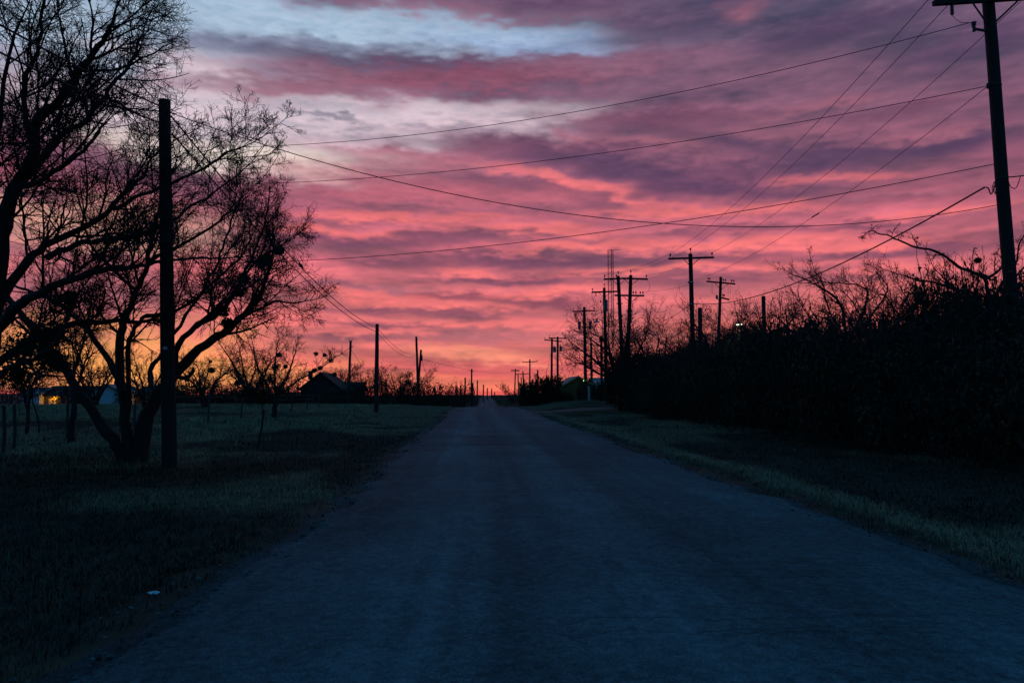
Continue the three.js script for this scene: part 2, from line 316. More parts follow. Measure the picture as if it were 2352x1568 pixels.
{
  const p = [], idx = [], uv = [], C = 15; let rows = 0;
  for (let d = -30; d < 760; d += d < 40 ? .35 : d < 120 ? 1.2 : 5) {
    const eL = (fbm(d * 1.3 + 7, 3, 5) - .5) * .8 + (fbm(d * .15, 8, 2) - .5) * .4, eR = (fbm(d * 1.3 + 70, 23, 5) - .5) * .85 + (fbm(d * .15, 18, 2) - .5) * .5;
    for (let i = 0; i < C; i++) {
      const t = i / (C - 1) * 2 - 1, edge = Math.abs(t) === 1;
      const x = roadMid(d) + t * (roadHalf + .32 + .45 * sstep(9, 3, d)) + (t < 0 ? -eL * -t * -t : eR * t * t);
      const y = profile(d) + .035 * (1 - t * t) - (edge ? .06 : 0) + (Math.abs(t) > .8 ? 0 : (fbm(x * .8 + 3, d * .5, 3) - .5) * .012);
      p.push(x, y, -d); uv.push(t * .5 + .5, d / 24);
    }
    rows++;
  }
  for (let j = 0; j < rows - 1; j++) for (let i = 0; i < C - 1; i++) { const a = j * C + i, b = a + 1, c = a + C, e = c + 1; idx.push(a, b, c, b, e, c); }
  const g = new THREE.BufferGeometry(); g.setAttribute('position', new THREE.Float32BufferAttribute(p, 3)); g.setAttribute('uv', new THREE.Float32BufferAttribute(uv, 2)); g.setIndex(idx); g.computeVertexNormals();
  // aged chip seal: stone grain, wheel tracks worn paler, patches and a few cross cracks
  const R = rng(9), cracks = []; for (let i = 0; i < 26; i++) cracks.push([R(), R() * .6, .15 + R() * .5, R() * 50]);
  const hgt = (u, v) => { let c = 0; for (const [cv, cu, cl, s] of cracks) { if (u > cu && u < cu + cl) { let dv = v - cv - (fbm(u * 22 + s, s, 3) - .5) * .012; if (Math.abs(dv) < .0007) c = 1; } } return c; };
  const tar = []; for (let i = 0; i < 9; i++) tar.push([R(), R(), .05 + R() * .14, .012 + R() * .05, R() * 40, R() < .5 ? .93 : 1.07]);
  const col = noiseTex(1024, 2048, (u, v) => {
    const track = Math.exp(-Math.pow((u - .27) / .085, 2)) + .9 * Math.exp(-Math.pow((u - .52) / .07, 2)) + .5 * Math.exp(-Math.pow((u - .8) / .08, 2));
    const big = fbm(u * 5 + 3, v * 14 + 4, 4) - .5, mid = fbm(u * 30 + 30, v * 90 + 8, 3) - .5, chip = fbm(u * 150 + 30, v * 520 + 8, 2) - .5, run = fbm(u * 44 + 9, v * 4 + 2, 3) - .5, gr = R() - .5;
    let k = .325 * (1 + track * .22 + big * .3 + mid * .2 + chip * .4 + run * .2 + gr * .45) * (u < .06 || u > .94 ? .82 : 1); if (hgt(u, v)) k *= .86;
    for (const [cu, cv, w, h, s, m] of tar) { const e = Math.max(Math.abs(u - cu) / w, Math.abs(v - cv) / h) + (fbm(u * 40 + s, v * 110 + s, 3) - .5) * .35; if (e < 1) k *= lerp(1, m, sstep(1, .93, e)); }
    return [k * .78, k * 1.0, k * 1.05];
  }, true);
  const bmp = noiseTex(1024, 1024, (u, v) => { const k = R() * .6 + fbm(u * 128, v * 128, 2) * .4; return [k, k, k]; }); bmp.repeat.set(2, 7);
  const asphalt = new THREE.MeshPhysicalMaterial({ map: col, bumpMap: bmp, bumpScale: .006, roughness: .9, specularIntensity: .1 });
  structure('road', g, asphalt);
}

// ---------------------------------------------------------------- grass
function clump(seed, n, h, spread, lean, w) {
  const R = rng(seed), g = new Geo();
  for (let i = 0; i < n; i++) {
    const a = R() * 6.283, r = Math.sqrt(R()) * spread, x = Math.cos(a) * r, z = Math.sin(a) * r, b = R() * 6.283, l = lean * (.3 + R()), hh = h * (.5 + R() * .8), ww = w * (.7 + R() * .6), fx = Math.cos(b), fz = Math.sin(b), sx = -fz, sz = fx, k = g.p.length / 3;
    const q = (t, s) => { const o = l * t * t * hh; g.vert(x + fx * o + sx * s, hh * t * (1 - .25 * l * t), z + fz * o + sz * s, fx * .5, .8, fz * .5); };
    q(-.1, -ww); q(-.1, ww); q(.55, -ww * .7); q(.55, ww * .7); q(1, 0);
    g.i.push(k, k + 1, k + 2, k + 1, k + 3, k + 2, k + 2, k + 3, k + 4);
  }
  return g.get();
}
function meadow(name, label, geometry, material, seed, tries, pick, tint) {
  const R = rng(seed), ms = [], cs = [], m = new THREE.Matrix4(), q = new THREE.Quaternion(), up = V(0, 1, 0), c = new THREE.Color();
  for (let i = 0; i < tries; i++) {
    const s = pick(R); if (!s) continue; const [x, d, k] = s;
    q.setFromAxisAngle(up, R() * 6.283); m.compose(V(x, ground(x, d), -d), q, V(k * (.8 + R() * .5), k * (.7 + R() * .6), k * (.8 + R() * .5))); ms.push(m.clone()); cs.push(tint(x, d, R));
  }
  const o = new THREE.InstancedMesh(geometry, material, ms.length); ms.forEach((mm, i) => { o.setMatrixAt(i, mm); c.setRGB(...cs[i]); o.setColorAt(i, c); });
  o.name = name; o.userData = { kind: 'stuff', label, category: 'grass' }; shade(o); scene.add(o); return o;
}
const blade = mat(1, 1, 1, .8, { side: THREE.DoubleSide });
const drynessAndNearShade = (x, d) => { const patch = fbm(x * .30 + 31, d * .17 + 12, 3); if (x < 0) return clamp(sstep(.40, .60, patch + (d - 33) * .009)); const off = x - 5.35 - (fbm(d * .5, 41, 3) - .5) * .5; return clamp(Math.exp(-Math.pow(off / .38, 2)) * 1.3 + sstep(.52, .66, patch) * .7 + sstep(34, 56, d) * .45); };  // patchy dryness; left verge colour also darkens toward the viewer, painting in vignette shade
const roadSide = (x, d, R) => { const o = Math.abs(x - roadMid(d)) - roadHalf; const e = o - .45 * sstep(9, 3, d); return e < -.2 ? false : e < .6 ? R() < .05 + .5 * Math.pow(Math.max(0, e + .15), 1.5) : true; };
const grassTint = (x, d, R) => { const t = clamp(drynessAndNearShade(x, d) * 1.15 + (R() - .5) * .5), k = .7 + R() * .6; return [lerp(.018, .28, t) * k, lerp(.026, .25, t) * k, lerp(.011, .14, t) * k]; };
meadow('verge_grass', 'short dry grass growing on both verges of the road', clump(3, 13, .085, .13, 1.0, .0034), blade, 21, 360000, R => {
  const d = 1.2 + Math.pow(R(), 1.6) * 80, left = R() < .66, x = left ? -1.7 - Math.pow(R(), 1.15) * 20 : 4.2 + R() * 7.5;
  if (!roadSide(x, d, R) || fbm(x * .9 + 8, d * .6 + 4, 3) < .15) return null; if (!left && d > 53 && d < 61) return null;
  return [x, d, (.45 + d * .008 + R() * .4) * (.6 + fbm(x * .5 + 3, d * .4, 3) * .9)];
}, grassTint);
meadow('field_grass', 'taller pale grass tufts of the left field', clump(8, 16, .15, .17, .9, .005), blade, 22, 60000, R => {
  const d = 14 + R() * 72, x = -6.5 - R() * 62; if (fbm(x * .25 + 8, d * .18 + 4, 3) < .4) return null; return [x, d, .6 + d * .006 + R() * .6];
}, (x, d, R) => { const t = clamp(.45 + drynessAndNearShade(x, d) * .5 + (R() - .5) * .3), k = .7 + R() * .6; return [lerp(.04, .34, t) * k, lerp(.055, .31, t) * k, lerp(.02, .16, t) * k]; });
meadow('hillside_grass', 'rough grass on the far rise beyond the crest', clump(12, 16, .5, .5, .7, .02), blade, 23, 30000, R => {
  const d = 150 + R() * 560, x = (R() - .5) * (60 + d * .5); if (Math.abs(x - roadMid(d)) < roadHalf + .4) return null; return [x, d, .8 + R()];
}, (x, d, R) => { const t = fbm(x * .1, d * .03, 3), k = .6 + R() * .6; return [lerp(.03, .14, t) * k, lerp(.045, .13, t) * k, lerp(.018, .06, t) * k]; });

meadow('verge_weeds', 'dead weed stalks scattered over both verges', clump(15, 5, .42, .1, .35, .004), blade, 24, 2600, R => {
  const d = 2.5 + Math.pow(R(), 1.4) * 55, left = R() < .6, x = left ? -2.6 - R() * 14 : 5 + R() * 5.5; if (fbm(x * .4 + 80, d * .4 + 4, 2) < .5 || (!left && d > 53)) return null; return [x, d, .5 + R() * .7];
}, (x, d, R) => { const k = .05 + R() * .12; return [k, k * .85, k * .5]; });

{ // broken stone along both rims of the asphalt
  const R = rng(35), g = new THREE.IcosahedronGeometry(1, 0), n = 9000, o = new THREE.InstancedMesh(g, mat(1, 1, 1, .95), n), m = new THREE.Matrix4(), q = new THREE.Quaternion(), c = new THREE.Color();
  for (let i = 0; i < n; i++) { const d = 2.5 + Math.pow(R(), 1.7) * 45, s = R() < .5 ? -1 : 1, w = roadHalf + .45 * sstep(9, 3, d), x = roadMid(d) + s * (w - .25 + Math.abs(R() + R() - 1) * .9), r = .004 + Math.pow(R(), 5) * .02 + d * .0002, k = .03 + R() * .12; q.set(R() - .5, R() - .5, R() - .5, R()).normalize(); m.compose(V(x, Math.max(ground(x, d), profile(d) - (Math.abs(x - roadMid(d)) > w ? 1 : 0)) + r * .3, -d), q, V(r, r * .6, r * 1.2)); o.setMatrixAt(i, m); c.setRGB(k, k * .95, k * .88); o.setColorAt(i, c); }
  o.name = 'roadside_gravel'; o.userData = { kind: 'stuff', label: 'loose gravel along both edges of the road', category: 'gravel' }; shade(o); scene.add(o);
}
// ---------------------------------------------------------------- trees
function sprouter(R, G, o) {
  const rv = () => V(R() * 2 - 1, R() * 2 - 1, R() * 2 - 1);
  function walk(p, dir, len, r0, r1, n, wig, up) {
    const pts = [p.clone()], rad = [r0], d = dir.clone().normalize(), side = d.clone().cross(rv()).normalize(); let s = R() < .5 ? 1 : -1;
    for (let k = 1; k <= n; k++) { d.addScaledVector(side, s * wig * (.5 + R())).addScaledVector(rv(), wig * .6); d.y += up; d.normalize(); s = -s; p = p.clone().addScaledVector(d, len / n * (.75 + R() * .5)); pts.push(p); rad.push(lerp(r0, r1, k / n)); }
    return { pts, rad };
  }
  function branch(p, dir, lv, scale, r) {
    const L = o.levels[lv]; if (!L) return;
    const len = L.len * scale * (.55 + R() * .8), r1 = Math.max(L.tip || o.tip, r * .35), w = walk(p, dir, len, Math.max(r, r1), r1, L.n, L.wig, L.up ?? .03), fine = lv >= o.fineFrom;
    (fine ? G.twigs : G.branches).tube(w.pts, w.rad, fine ? 3 : r > .03 ? 6 : 4);
    const kids = L.kids * (.7 + R() * .6);
    for (let k = 0; k < kids; k++) {
      const t = .15 + .85 * R(), i = Math.min(L.n - 1, Math.floor(t * L.n)), f = t * L.n - i, q = w.pts[i].clone().lerp(w.pts[i + 1], f), tan = w.pts[i + 1].clone().sub(w.pts[i]).normalize();
      const out = tan.clone().cross(rv()).normalize(), ang = .45 + R() * .75;
      branch(q, tan.multiplyScalar(Math.cos(ang)).addScaledVector(out, Math.sin(ang)), lv + 1, scale * (1.05 - .35 * t), w.rad[i] * .7);
    }
  }
  function limb(pts, r0, r1, from = .15, gap = .3, scale = 1, sides = 9) {
    const curve = new THREE.CatmullRomCurve3(pts), n = Math.max(4, Math.ceil(curve.getLength() / .22)), P = curve.getPoints(n).map((p, k) => k && k < n ? p.add(rv().multiplyScalar(.03)) : p), rad = P.map((_, k) => lerp(r0, r1, Math.pow(k / n, .8)) * (1 + (R() - .5) * .12));
    G.trunk.tube(P, rad, r0 > .05 ? sides : 6, true);
    const len = curve.getLength();
    for (let s = from * len; s < len; s += gap * 1.35 * (.5 + R())) {
      const t = s / len, i = Math.min(n - 1, Math.floor(t * n)), tan = P[i + 1].clone().sub(P[i]).normalize(), out = tan.clone().cross(rv()).normalize(); if (out.y < 0 && R() < .55) out.y *= -1;
      const ang = .5 + R() * .6; branch(P[i], tan.clone().multiplyScalar(Math.cos(ang)).addScaledVector(out, Math.sin(ang)), 0, scale * (1.05 - .42 * t), Math.min(rad[i] * .5, .026 * scale + .006));
    }
    branch(P[n], P[n].clone().sub(P[n - 1]), 0, scale * .6, r1);
  }
  return { limb, branch, walk, rv };
}
const MESQUITE = { tip: .0032, fineFrom: 1, levels: [{ len: 1.9, n: 9, kids: 8, wig: .17, up: .035, tip: .006 }, { len: 1.0, n: 6, kids: 6, wig: .22, up: .03, tip: .0045 }, { len: .55, n: 4, kids: 2.4, wig: .28, up: .02 }, { len: .3, n: 2, kids: 0, wig: .32 }] };
const DISTANT = { ...MESQUITE, levels: [{ len: 1.9, n: 6, kids: 6, wig: .2, up: .035, tip: .01 }, { len: 1.0, n: 4, kids: 4.5, wig: .26, up: .03, tip: .007 }, { len: .6, n: 3, kids: 0, wig: .32, up: .02 }] };
const SPARSE = { ...MESQUITE, levels: [{ len: 1.5, n: 9, kids: 4.5, wig: .28, up: .05, tip: .006 }, { len: .8, n: 7, kids: 4, wig: .32, up: .04, tip: .0045 }, { len: .45, n: 5, kids: 1.6, wig: .36, up: .03 }, { len: .24, n: 3, kids: 0, wig: .36 }] };
function treeParts(t, G) { for (const [n, g, m] of [['trunk', G.trunk, M.bark], ['branches', G.branches, M.bark], ['twigs', G.twigs, M.twig]]) if (g.p.length) { const me = shade(new THREE.Mesh(g.get(), m)); me.name = n; t.add(me); } }
const newG = o => ({ trunk: new Geo(o), branches: new Geo(o), twigs: new Geo(o) });
function clumpOfLeaves(parent, name, c, r, n, R, size = .05, material = M.mistle) { return part(parent, name, material, g => { g.turned(V(c.x, c.y - r * .5, c.z), [[r * .1, r * .1], [r * .3, r * .25], [r * .36, r * .5], [r * .3, r * .75], [r * .1, r * .9]], 7); for (let i = 0; i < n; i++) { const a = R() * 6.283, z = R() * 2 - 1, q = Math.cbrt(R()) * r, s = Math.sqrt(1 - z * z); g.leaf(V(c.x + s * Math.cos(a) * q, c.y + z * q * .85, c.z + s * Math.sin(a) * q), size, R); } }); }
// a tree whose main limbs were measured in the photograph: [x, y, depth offset]
function surveyedTree(label, seed, d, foot, limbs, opts = {}) {
  const o = gp(foot, d), t = thing(opts.name || 'mesquite_tree', label, 'tree', o, opts.group), G = newG(o), R = rng(seed), S = sprouter(R, G, opts.kind || MESQUITE);
  for (const [pts, r0, r1, from, gap, scale] of limbs) { const P = pts.map(([x, y, k = 0]) => at(x, y, d + k)); if (pts.root) { P[0].y = ground(P[0].x, -P[0].z) - .1; } S.limb(P, r0, r1, from, gap, scale); }
  treeParts(t, G);
  for (const [x, y, k, r] of opts.balls || []) clumpOfLeaves(t, 'mistletoe_clump', at(x, y, d + k), r, Math.round(1300 * r), R, .05);
  return t;
}
const root = p => { p.root = true; return p; };
surveyedTree('bare mesquite with three spreading trunks just behind the near left pole', 101, 17.2, 305, [
  [root([[292, 1060], [262, 1010], [215, 950, .2], [150, 850, .5], [95, 775, .8], [30, 700, 1], [-50, 610, 1.2]]), 0.150, .06, .45, .38, 1],
  [root([[302, 1060], [290, 1000], [279, 877, .2], [277, 769, .3], [288, 726, .3], [313, 668, .1], [338, 600, -.2], [356, 517, -.5], [372, 440, -.7]]), 0.140, .03, .35, .32, 1],
  [[[288, 990], [295, 931, -.2], [297, 787, -.4], [324, 733, -.5], [371, 719, -.8], [430, 700, -1.1], [500, 640, -1.4], [560, 580, -1.6]], 0.068, .02, .4, .34, .9],
  [[[282, 905], [266, 863, .3], [216, 780, .8], [184, 744, 1], [120, 690, 1.3], [40, 660, 1.6]], 0.096, .03, .4, .34, 1],
  [root([[318, 1060], [330, 970, .1], [360, 913, .2], [400, 862, .2], [443, 812, .2], [504, 769, .3], [551, 733, .4], [590, 690, .5], [612, 635, .6], [625, 585, .8]]), 0.199, .03, .5, .28, 1],
  [[[400, 862, .2], [403, 805, -.3], [450, 751, -.7], [504, 719, -.9], [550, 650, -1.2], [580, 585, -1.4], [600, 535, -1.5]], 0.088, .02, .35, .28, 1],
  [[[551, 733, .4], [600, 705, 0], [640, 692, -.4], [680, 695, -.7]], 0.048, .015, .1, .24, .8],
  [[[450, 751, -.7], [520, 690, -.2], [590, 600, .5], [630, 572, .8], [650, 560, 1]], 0.048, .012, .2, .26, .85],
  [[[400, 868, .2], [420, 866, 0], [441, 855, -.1]], 0.048, .045, .95, .5, .1],
  [[[356, 905, .2], [345, 860, .7], [385, 790, 1.2], [450, 690, 1.6], [500, 600, 2], [525, 530, 2.2], [540, 470, 2.3]], 0.060, .02, .4, .3, 1],
  [[[338, 600, -.2], [420, 560, -.6], [500, 510, -.9], [540, 475, -1.1], [560, 450, -1.2]], 0.048, .012, .15, .28, .85],
  [[[313, 668, .1], [240, 600, -.8], [200, 540, -1.4], [190, 470, -1.8]], 0.048, .015, .2, .3, .9],
], { balls: [[606, 602, .5, .24], [560, 640, -.8, .15], [640, 575, .7, .13], [548, 668, .3, .18], [508, 712, -.6, .17], [524, 742, .2, .16]] });
surveyedTree('huge bare mesquite rising past the top left corner of the picture', 102, 15, -40, [
  [root([[-45, 1075], [-40, 950], [-30, 800], [-10, 650, .1], [7, 522, .1], [22, 450, .1], [72, 360], [79, 288, -.1], [144, 216, -.3], [176, 169, -.5], [225, 108, -.8], [250, 66, -1], [265, 20, -1.2]]), 0.245, .02, .35, .26, 1.05],
  [[[10, 500, .1], [40, 425, .4], [86, 374, .7], [144, 306, 1], [202, 270, 1.2], [238, 223, 1.4], [263, 187, 1.5], [300, 145, 1.6], [318, 100, 1.6], [328, 70, 1.7]], 0.094, .018, .15, .26, 1],
  [[[72, 360], [60, 270, -.6], [54, 180, -1], [86, 115, -1.3], [94, 36, -1.5], [120, -60, -1.6]], 0.065, .02, .15, .26, 1],
  [[[-30, 790], [40, 700, -.4], [90, 672, -.6], [180, 636, -.8], [252, 618, -.9], [306, 614, -.9], [367, 600, -1], [470, 592, -1.2]], 0.115, .02, .2, .3, .95],
  [[[-20, 720], [60, 600, .6], [108, 561, .8], [223, 504, 1], [288, 443, 1.1], [330, 400, 1.1], [345, 365, 1.1]], 0.108, .02, .2, .27, 1],
  [[[260, 480, 1], [324, 446, .7], [396, 421, .4], [468, 389, .1], [515, 353, -.2], [550, 340, -.4], [572, 330, -.5]], 0.050, .012, .1, .26, .75],
  [[[108, 590, .4], [180, 560, -.3], [288, 545, -.8], [367, 520, -1.1], [450, 470, -1.4], [520, 420, -1.6]], 0.065, .015, .1, .27, .9],
  [[[-30, 850], [50, 790, .5], [110, 765, .8], [180, 742, 1], [235, 738, 1.1], [290, 737, 1.2]], 0.086, .05, .3, .35, .9],
  [[[-10, 640, .1], [-40, 520, -.5], [-30, 400, -1], [0, 280, -1.4], [10, 160, -1.7], [40, 60, -2]], 0.094, .02, .2, .26, 1],
  [[[22, 440, .1], [120, 400, -.8], [190, 345, -1.3], [225, 305, -1.6], [245, 280, -1.8]], 0.058, .015, .12, .26, 1],
  [[[-35, 900], [10, 850, -.3], [60, 830, -.5], [110, 800, -.7], [170, 700, -1]], 0.072, .02, .3, .3, .8],
], { balls: [[60, 800, -.3, .4], [110, 770, .3, .35], [40, 860, .2, .4], [160, 690, -.5, .22], [120, 830, .4, .3]] });
surveyedTree('slim crooked mesquite standing left of the three-trunk tree', 103, 23, 164, [
  [root([[162, 1000], [164, 985], [169, 931], [155, 841, .3], [90, 783, .6], [40, 740, .8]]), .12, .04, .4, .35, .9],
  [[[160, 870, .2], [180, 820, -.2], [200, 740, -.6], [215, 660, -.8]], .06, .015, .2, .3, .8],
]);
surveyedTree('low forked mesquite at the left edge behind the fence', 108, 26, 60, [
  [root([[62, 985], [64, 930], [75, 880, .3], [95, 840, .5], [110, 800, .6]]), .07, .02, .3, .3, .8],
  [[[63, 940], [50, 890, -.4], [30, 850, -.8], [5, 820, -1]], .055, .015, .2, .3, .8],
  [root([[92, 990], [84, 950], [72, 915], [66, 880]]), .04, .02, .6, .4, .6],
]);
surveyedTree('small rounded tree dotted with dark mistletoe in the left field', 104, 42, 628, [
  [root([[628, 968], [632, 930], [645, 890, .3], [665, 850, .6], [680, 800, .8]]), .17, .025, .35, .3, .85],
  [[[632, 930], [610, 880, -.4], [590, 840, -.8], [580, 790, -1]], .11, .025, .15, .3, .85],
  [[[640, 905], [690, 870, .6], [730, 850, 1], [770, 820, 1.2]], .08, .02, .15, .3, .8],
  [[[634, 920], [630, 860, .8], [635, 800, 1.4], [640, 775, 1.5]], .08, .02, .2, .3, .8],
  [[[620, 900], [570, 890, -.2], [540, 870, .3], [525, 850, .5]], .07, .02, .2, .3, .8],
], { balls: [[640, 815, 0, 0.17], [634, 842, 0, 0.26], [655, 842, .4, 0.15], [725, 812, .3, 0.14], [745, 815, 0, 0.11], [735, 845, .2, 0.15], [722, 850, .5, 0.15], [768, 860, .2, 0.15], [760, 828, .5, 0.15], [600, 880, .4, 0.38], [575, 900, .2, 0.45], [620, 870, .3, 0.38], [555, 905, 0, 0.34], [640, 895, .1, 0.30], [545, 880, .2, 0.22], [600, 915, .3, 0.45], [486, 850, 2, 0.15], [483, 830, 2, 0.09]], name: 'field_tree', kind: { ...DISTANT, tip: .006 } });
surveyedTree('contorted bare tree arching from the thicket beside the tall right pole', 105, 21, 2275, [
  [root([[2285, 980], [2282, 800], [2275, 690], [2260, 639, .2], [2203, 612, .4], [2161, 582, .5], [2096, 563, .6], [2051, 545, .5], [2005, 532, .4], [1990, 535, .3]]), .085, .010, .5, .5, .38],
  [[[2262, 640, .2], [2282, 632, 0], [2305, 608, -.2], [2300, 590, -.3]], .06, .02, .4, .4, .5],
  [[[2280, 760], [2218, 673, .6], [2161, 654, 1], [2104, 642, 1.2], [2047, 623, 1.3]], .08, .012, .3, .34, .7],
  [[[2280, 780], [2230, 700, -.5], [2180, 650, -.8], [2150, 620, -1]], .05, .012, .2, .3, .7],
  [[[2276, 700], [2296, 660, -.4], [2330, 610, -.8], [2345, 560, -1], [2360, 530, -1.2]], .05, .012, .2, .34, .7],
], { balls: [[2247, 598, .3, .1]], name: 'bare_tree', kind: SPARSE });
surveyedTree('bare tree with long level boughs above the middle of the right thicket', 106, 27, 1930, [
  [root([[1960, 940], [1945, 800], [1929, 696], [1876, 654, .4], [1815, 627, .6]]), .1, .012, .5, .32, .8],
  [[[1945, 790], [1990, 700, -.4], [1990, 665, -.5], [1933, 650, -.6], [1838, 650, -.7]], .06, .012, .3, .3, .7],
  [[[1945, 800], [2020, 700, .5], [2040, 660, .8], [2010, 620, 1]], .06, .012, .3, .3, .8],
  [[[1940, 780], [1900, 700, .4], [1890, 650, .6], [1870, 620, .8]], .05, .012, .3, .3, .8],
], { name: 'bare_tree', kind: SPARSE });
surveyedTree('leaning bare tree in front of the twin crossarm poles', 107, 55, 1420, [
  [root([[1424, 960], [1418, 880], [1385, 845, .5], [1350, 815, .8], [1322, 795, 1]]), .22, .03, .25, .3, 1.7],
  [[[1420, 890], [1430, 830, -.4], [1440, 780, -.6], [1446, 750, -.8]], .15, .03, .2, .34, 1.5],
  [[[1420, 885], [1405, 820, .3], [1385, 780, .5], [1360, 765, .6]], .14, .03, .2, .32, 1.6],
  [[[1415, 875], [1370, 855, .3], [1340, 838, .5], [1315, 830, .8]], .13, .03, .15, .3, 1.6],
  [[[1420, 880], [1395, 810, -.8], [1365, 785, -1.4], [1340, 770, -1.8]], .12, .03, .2, .3, 1.6],
  [[[1422, 880], [1460, 820, .6], [1480, 780, 1], [1490, 750, 1.2]], .12, .03, .2, .34, 1.5],
], { name: 'bare_tree', kind: { ...DISTANT, tip: .009 } });
// other bare trees: stems fan out from the foot
function bareTree(label, seed, px, d, height, spread, stems, group, extra = {}) {
  const o = gp(px, d), t = thing('bare_tree', label, 'tree', o, group), G = newG(o), R = rng(seed), S = sprouter(R, G, { ...MESQUITE, tip: Math.max(.005, d * .00011), levels: DISTANT.levels.map(l => ({ ...l, len: l.len * height / 6, kids: l.kids * (extra.dense || 1) })) });
  for (let k = 0; k < stems; k++) {
    const a = (k + R() * .7) / stems * 6.283, c = Math.cos(a), s = Math.sin(a), p = [V(o.x + c * .08, o.y - .1, o.z + s * .08)];
    for (let q = 1; q <= 4; q++) { const f = q / 4; p.push(V(o.x + c * spread * f * (.5 + .5 * f) + (R() - .5) * .35, o.y + height * .72 * f * (1.12 - .12 * f) * (.85 + R() * .2), o.z + s * spread * f * (.5 + .5 * f) + (R() - .5) * .35)); }
    S.limb(p, height * .022 + .02, .018, .3, .36, 1, 7);
  }
  treeParts(t, G);
  for (const [x, y, k, r] of extra.balls || []) clumpOfLeaves(t, 'mistletoe_clump', at(x, y, d + k), r, Math.round(500 * r), R, .09);
  return t;
}
bareTree('twiggy round tree just right of the dark house roof', 201, 832, 88, 5.6, 2.6, 6, 'bare trees along the left crest');
bareTree('twiggy tree behind the leaning pole pair, one dark ball in it', 202, 925, 95, 6.4, 3.8, 8, 'bare trees along the left crest', { balls: [[936, 880, 0, .45]] });
bareTree('thin tree behind the peak of the dark house roof', 203, 770, 100, 7.6, 2.6, 6, 'bare trees along the left crest');
bareTree('bare tree in the gap right of the near left pole', 204, 470, 62, 5.6, 3, 6, 'bare trees along the left crest', { balls: [[486, 850, 0, .3], [430, 872, 0, .2]] });
bareTree('bare tree half hidden by the small rounded tree', 205, 575, 70, 7.6, 2.8, 6, 'bare trees along the left crest');
bareTree('bare tree seen between the trunks of the three-trunk mesquite', 206, 335, 60, 5.6, 3, 6, 'bare trees along the left crest');
bareTree('bare tree above the pale shed at the left', 207, 215, 66, 6, 3, 6, 'bare trees along the left crest');
bareTree('spreading bare tree right of the twin crossarm poles', 208, 1505, 56, 8.0, 3.4, 10, 'bare trees behind the right thicket');
bareTree('broad bare tree behind the bare-topped stub pole and flood light', 209, 1700, 46, 8.6, 3.4, 9, 'bare trees behind the right thicket');
bareTree('bare tree just left of the long level boughs', 210, 1800, 38, 7.6, 2.8, 8, 'bare trees behind the right thicket');
bareTree('bare tree behind the arching tree at right', 211, 2120, 28, 7.2, 2.8, 9, 'bare trees behind the right thicket');
bareTree('thin tree at the foot of the far double-arm pole', 212, 1176, 300, 9, 7, 5, undefined, { dense: .6 });
bareTree('bare tree behind the dark clipped shrub near the crest', 213, 1255, 115, 6.5, 2.6, 5, undefined, { dense: .6 });
bareTree('bare tree between the middle crossarm pole and the tilted-arm pole', 215, 1622, 48, 7.6, 2.8, 7, 'bare trees behind the right thicket');
bareTree('bare tree right behind the long level boughs', 216, 2010, 24, 6.0, 2.2, 7, 'bare trees behind the right thicket');
bareTree('bare tree tangled with the arching tree left of the tall pole', 217, 2215, 22.5, 6.0, 2.2, 7, 'bare trees behind the right thicket');
bareTree('bare scrub tree at the right edge behind the tall pole', 214, 2345, 25, 6.6, 1.8, 6, 'bare trees behind the right thicket');

// ---------------------------------------------------------------- shrubs
function foliage(seed, clumps, per, leafSize) {
  const R = rng(seed), g = new Geo();
  for (let k = 0; k < clumps; k++) {
    const a = R() * 6.283, u = R(), q = .35 + .65 * Math.sqrt(R()), c = V(Math.cos(a) * q * .92, .06 + u * .94 * (1 - .32 * q * q), Math.sin(a) * q * .92), r = .13 + R() * .15, tone = .7 + R() * .6;
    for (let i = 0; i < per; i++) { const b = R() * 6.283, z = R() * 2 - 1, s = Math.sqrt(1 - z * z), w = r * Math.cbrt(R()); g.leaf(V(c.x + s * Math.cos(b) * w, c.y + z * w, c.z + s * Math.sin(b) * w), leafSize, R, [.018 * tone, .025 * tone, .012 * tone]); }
  }
  return g.get();
}
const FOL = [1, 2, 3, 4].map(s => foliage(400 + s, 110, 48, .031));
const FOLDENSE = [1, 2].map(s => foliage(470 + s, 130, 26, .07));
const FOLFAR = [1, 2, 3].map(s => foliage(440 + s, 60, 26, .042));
const STEM = [1, 2].map(s => { const R = rng(500 + s), g = new Geo(), G = { trunk: g, branches: g, twigs: g }, S = sprouter(R, G, { tip: .004, fineFrom: 1, levels: [{ len: .5, n: 4, kids: 3, wig: .45, up: -.01 }, { len: .28, n: 3, kids: 0, wig: .5 }] }); for (let k = 0; k < 7; k++) { const a = k * .9, c = Math.cos(a), q = Math.sin(a), l = .4 + R() * .5; S.limb([V(c * .08, -.03, q * .08), V(c * l * .5, .4 + R() * .1, q * l * .5), V(c * l * .9, .72 + R() * .3, q * l * .9), V(c * l * 1.25, .74 + R() * .32, q * l * 1.25)], .022, .006, .45, .16, .55, 5); } return g.get(); });
let shrubCount = 0;
function shrub(label, group, x, d, w, h, name = 'shrub', depth = w) {
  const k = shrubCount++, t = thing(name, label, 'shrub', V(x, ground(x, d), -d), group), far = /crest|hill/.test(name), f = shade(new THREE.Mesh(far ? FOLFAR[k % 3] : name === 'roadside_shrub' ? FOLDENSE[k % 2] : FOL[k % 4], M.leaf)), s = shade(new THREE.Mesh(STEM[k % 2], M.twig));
  f.name = 'foliage'; s.name = 'stems'; f.scale.set(w / 2, h, depth / 2); s.scale.set(w / 2, h, depth / 2); f.rotation.y = k * 2.4; s.rotation.y = k * 1.7; t.add(f); if (name !== 'hill_bush') t.add(s); return t;
}
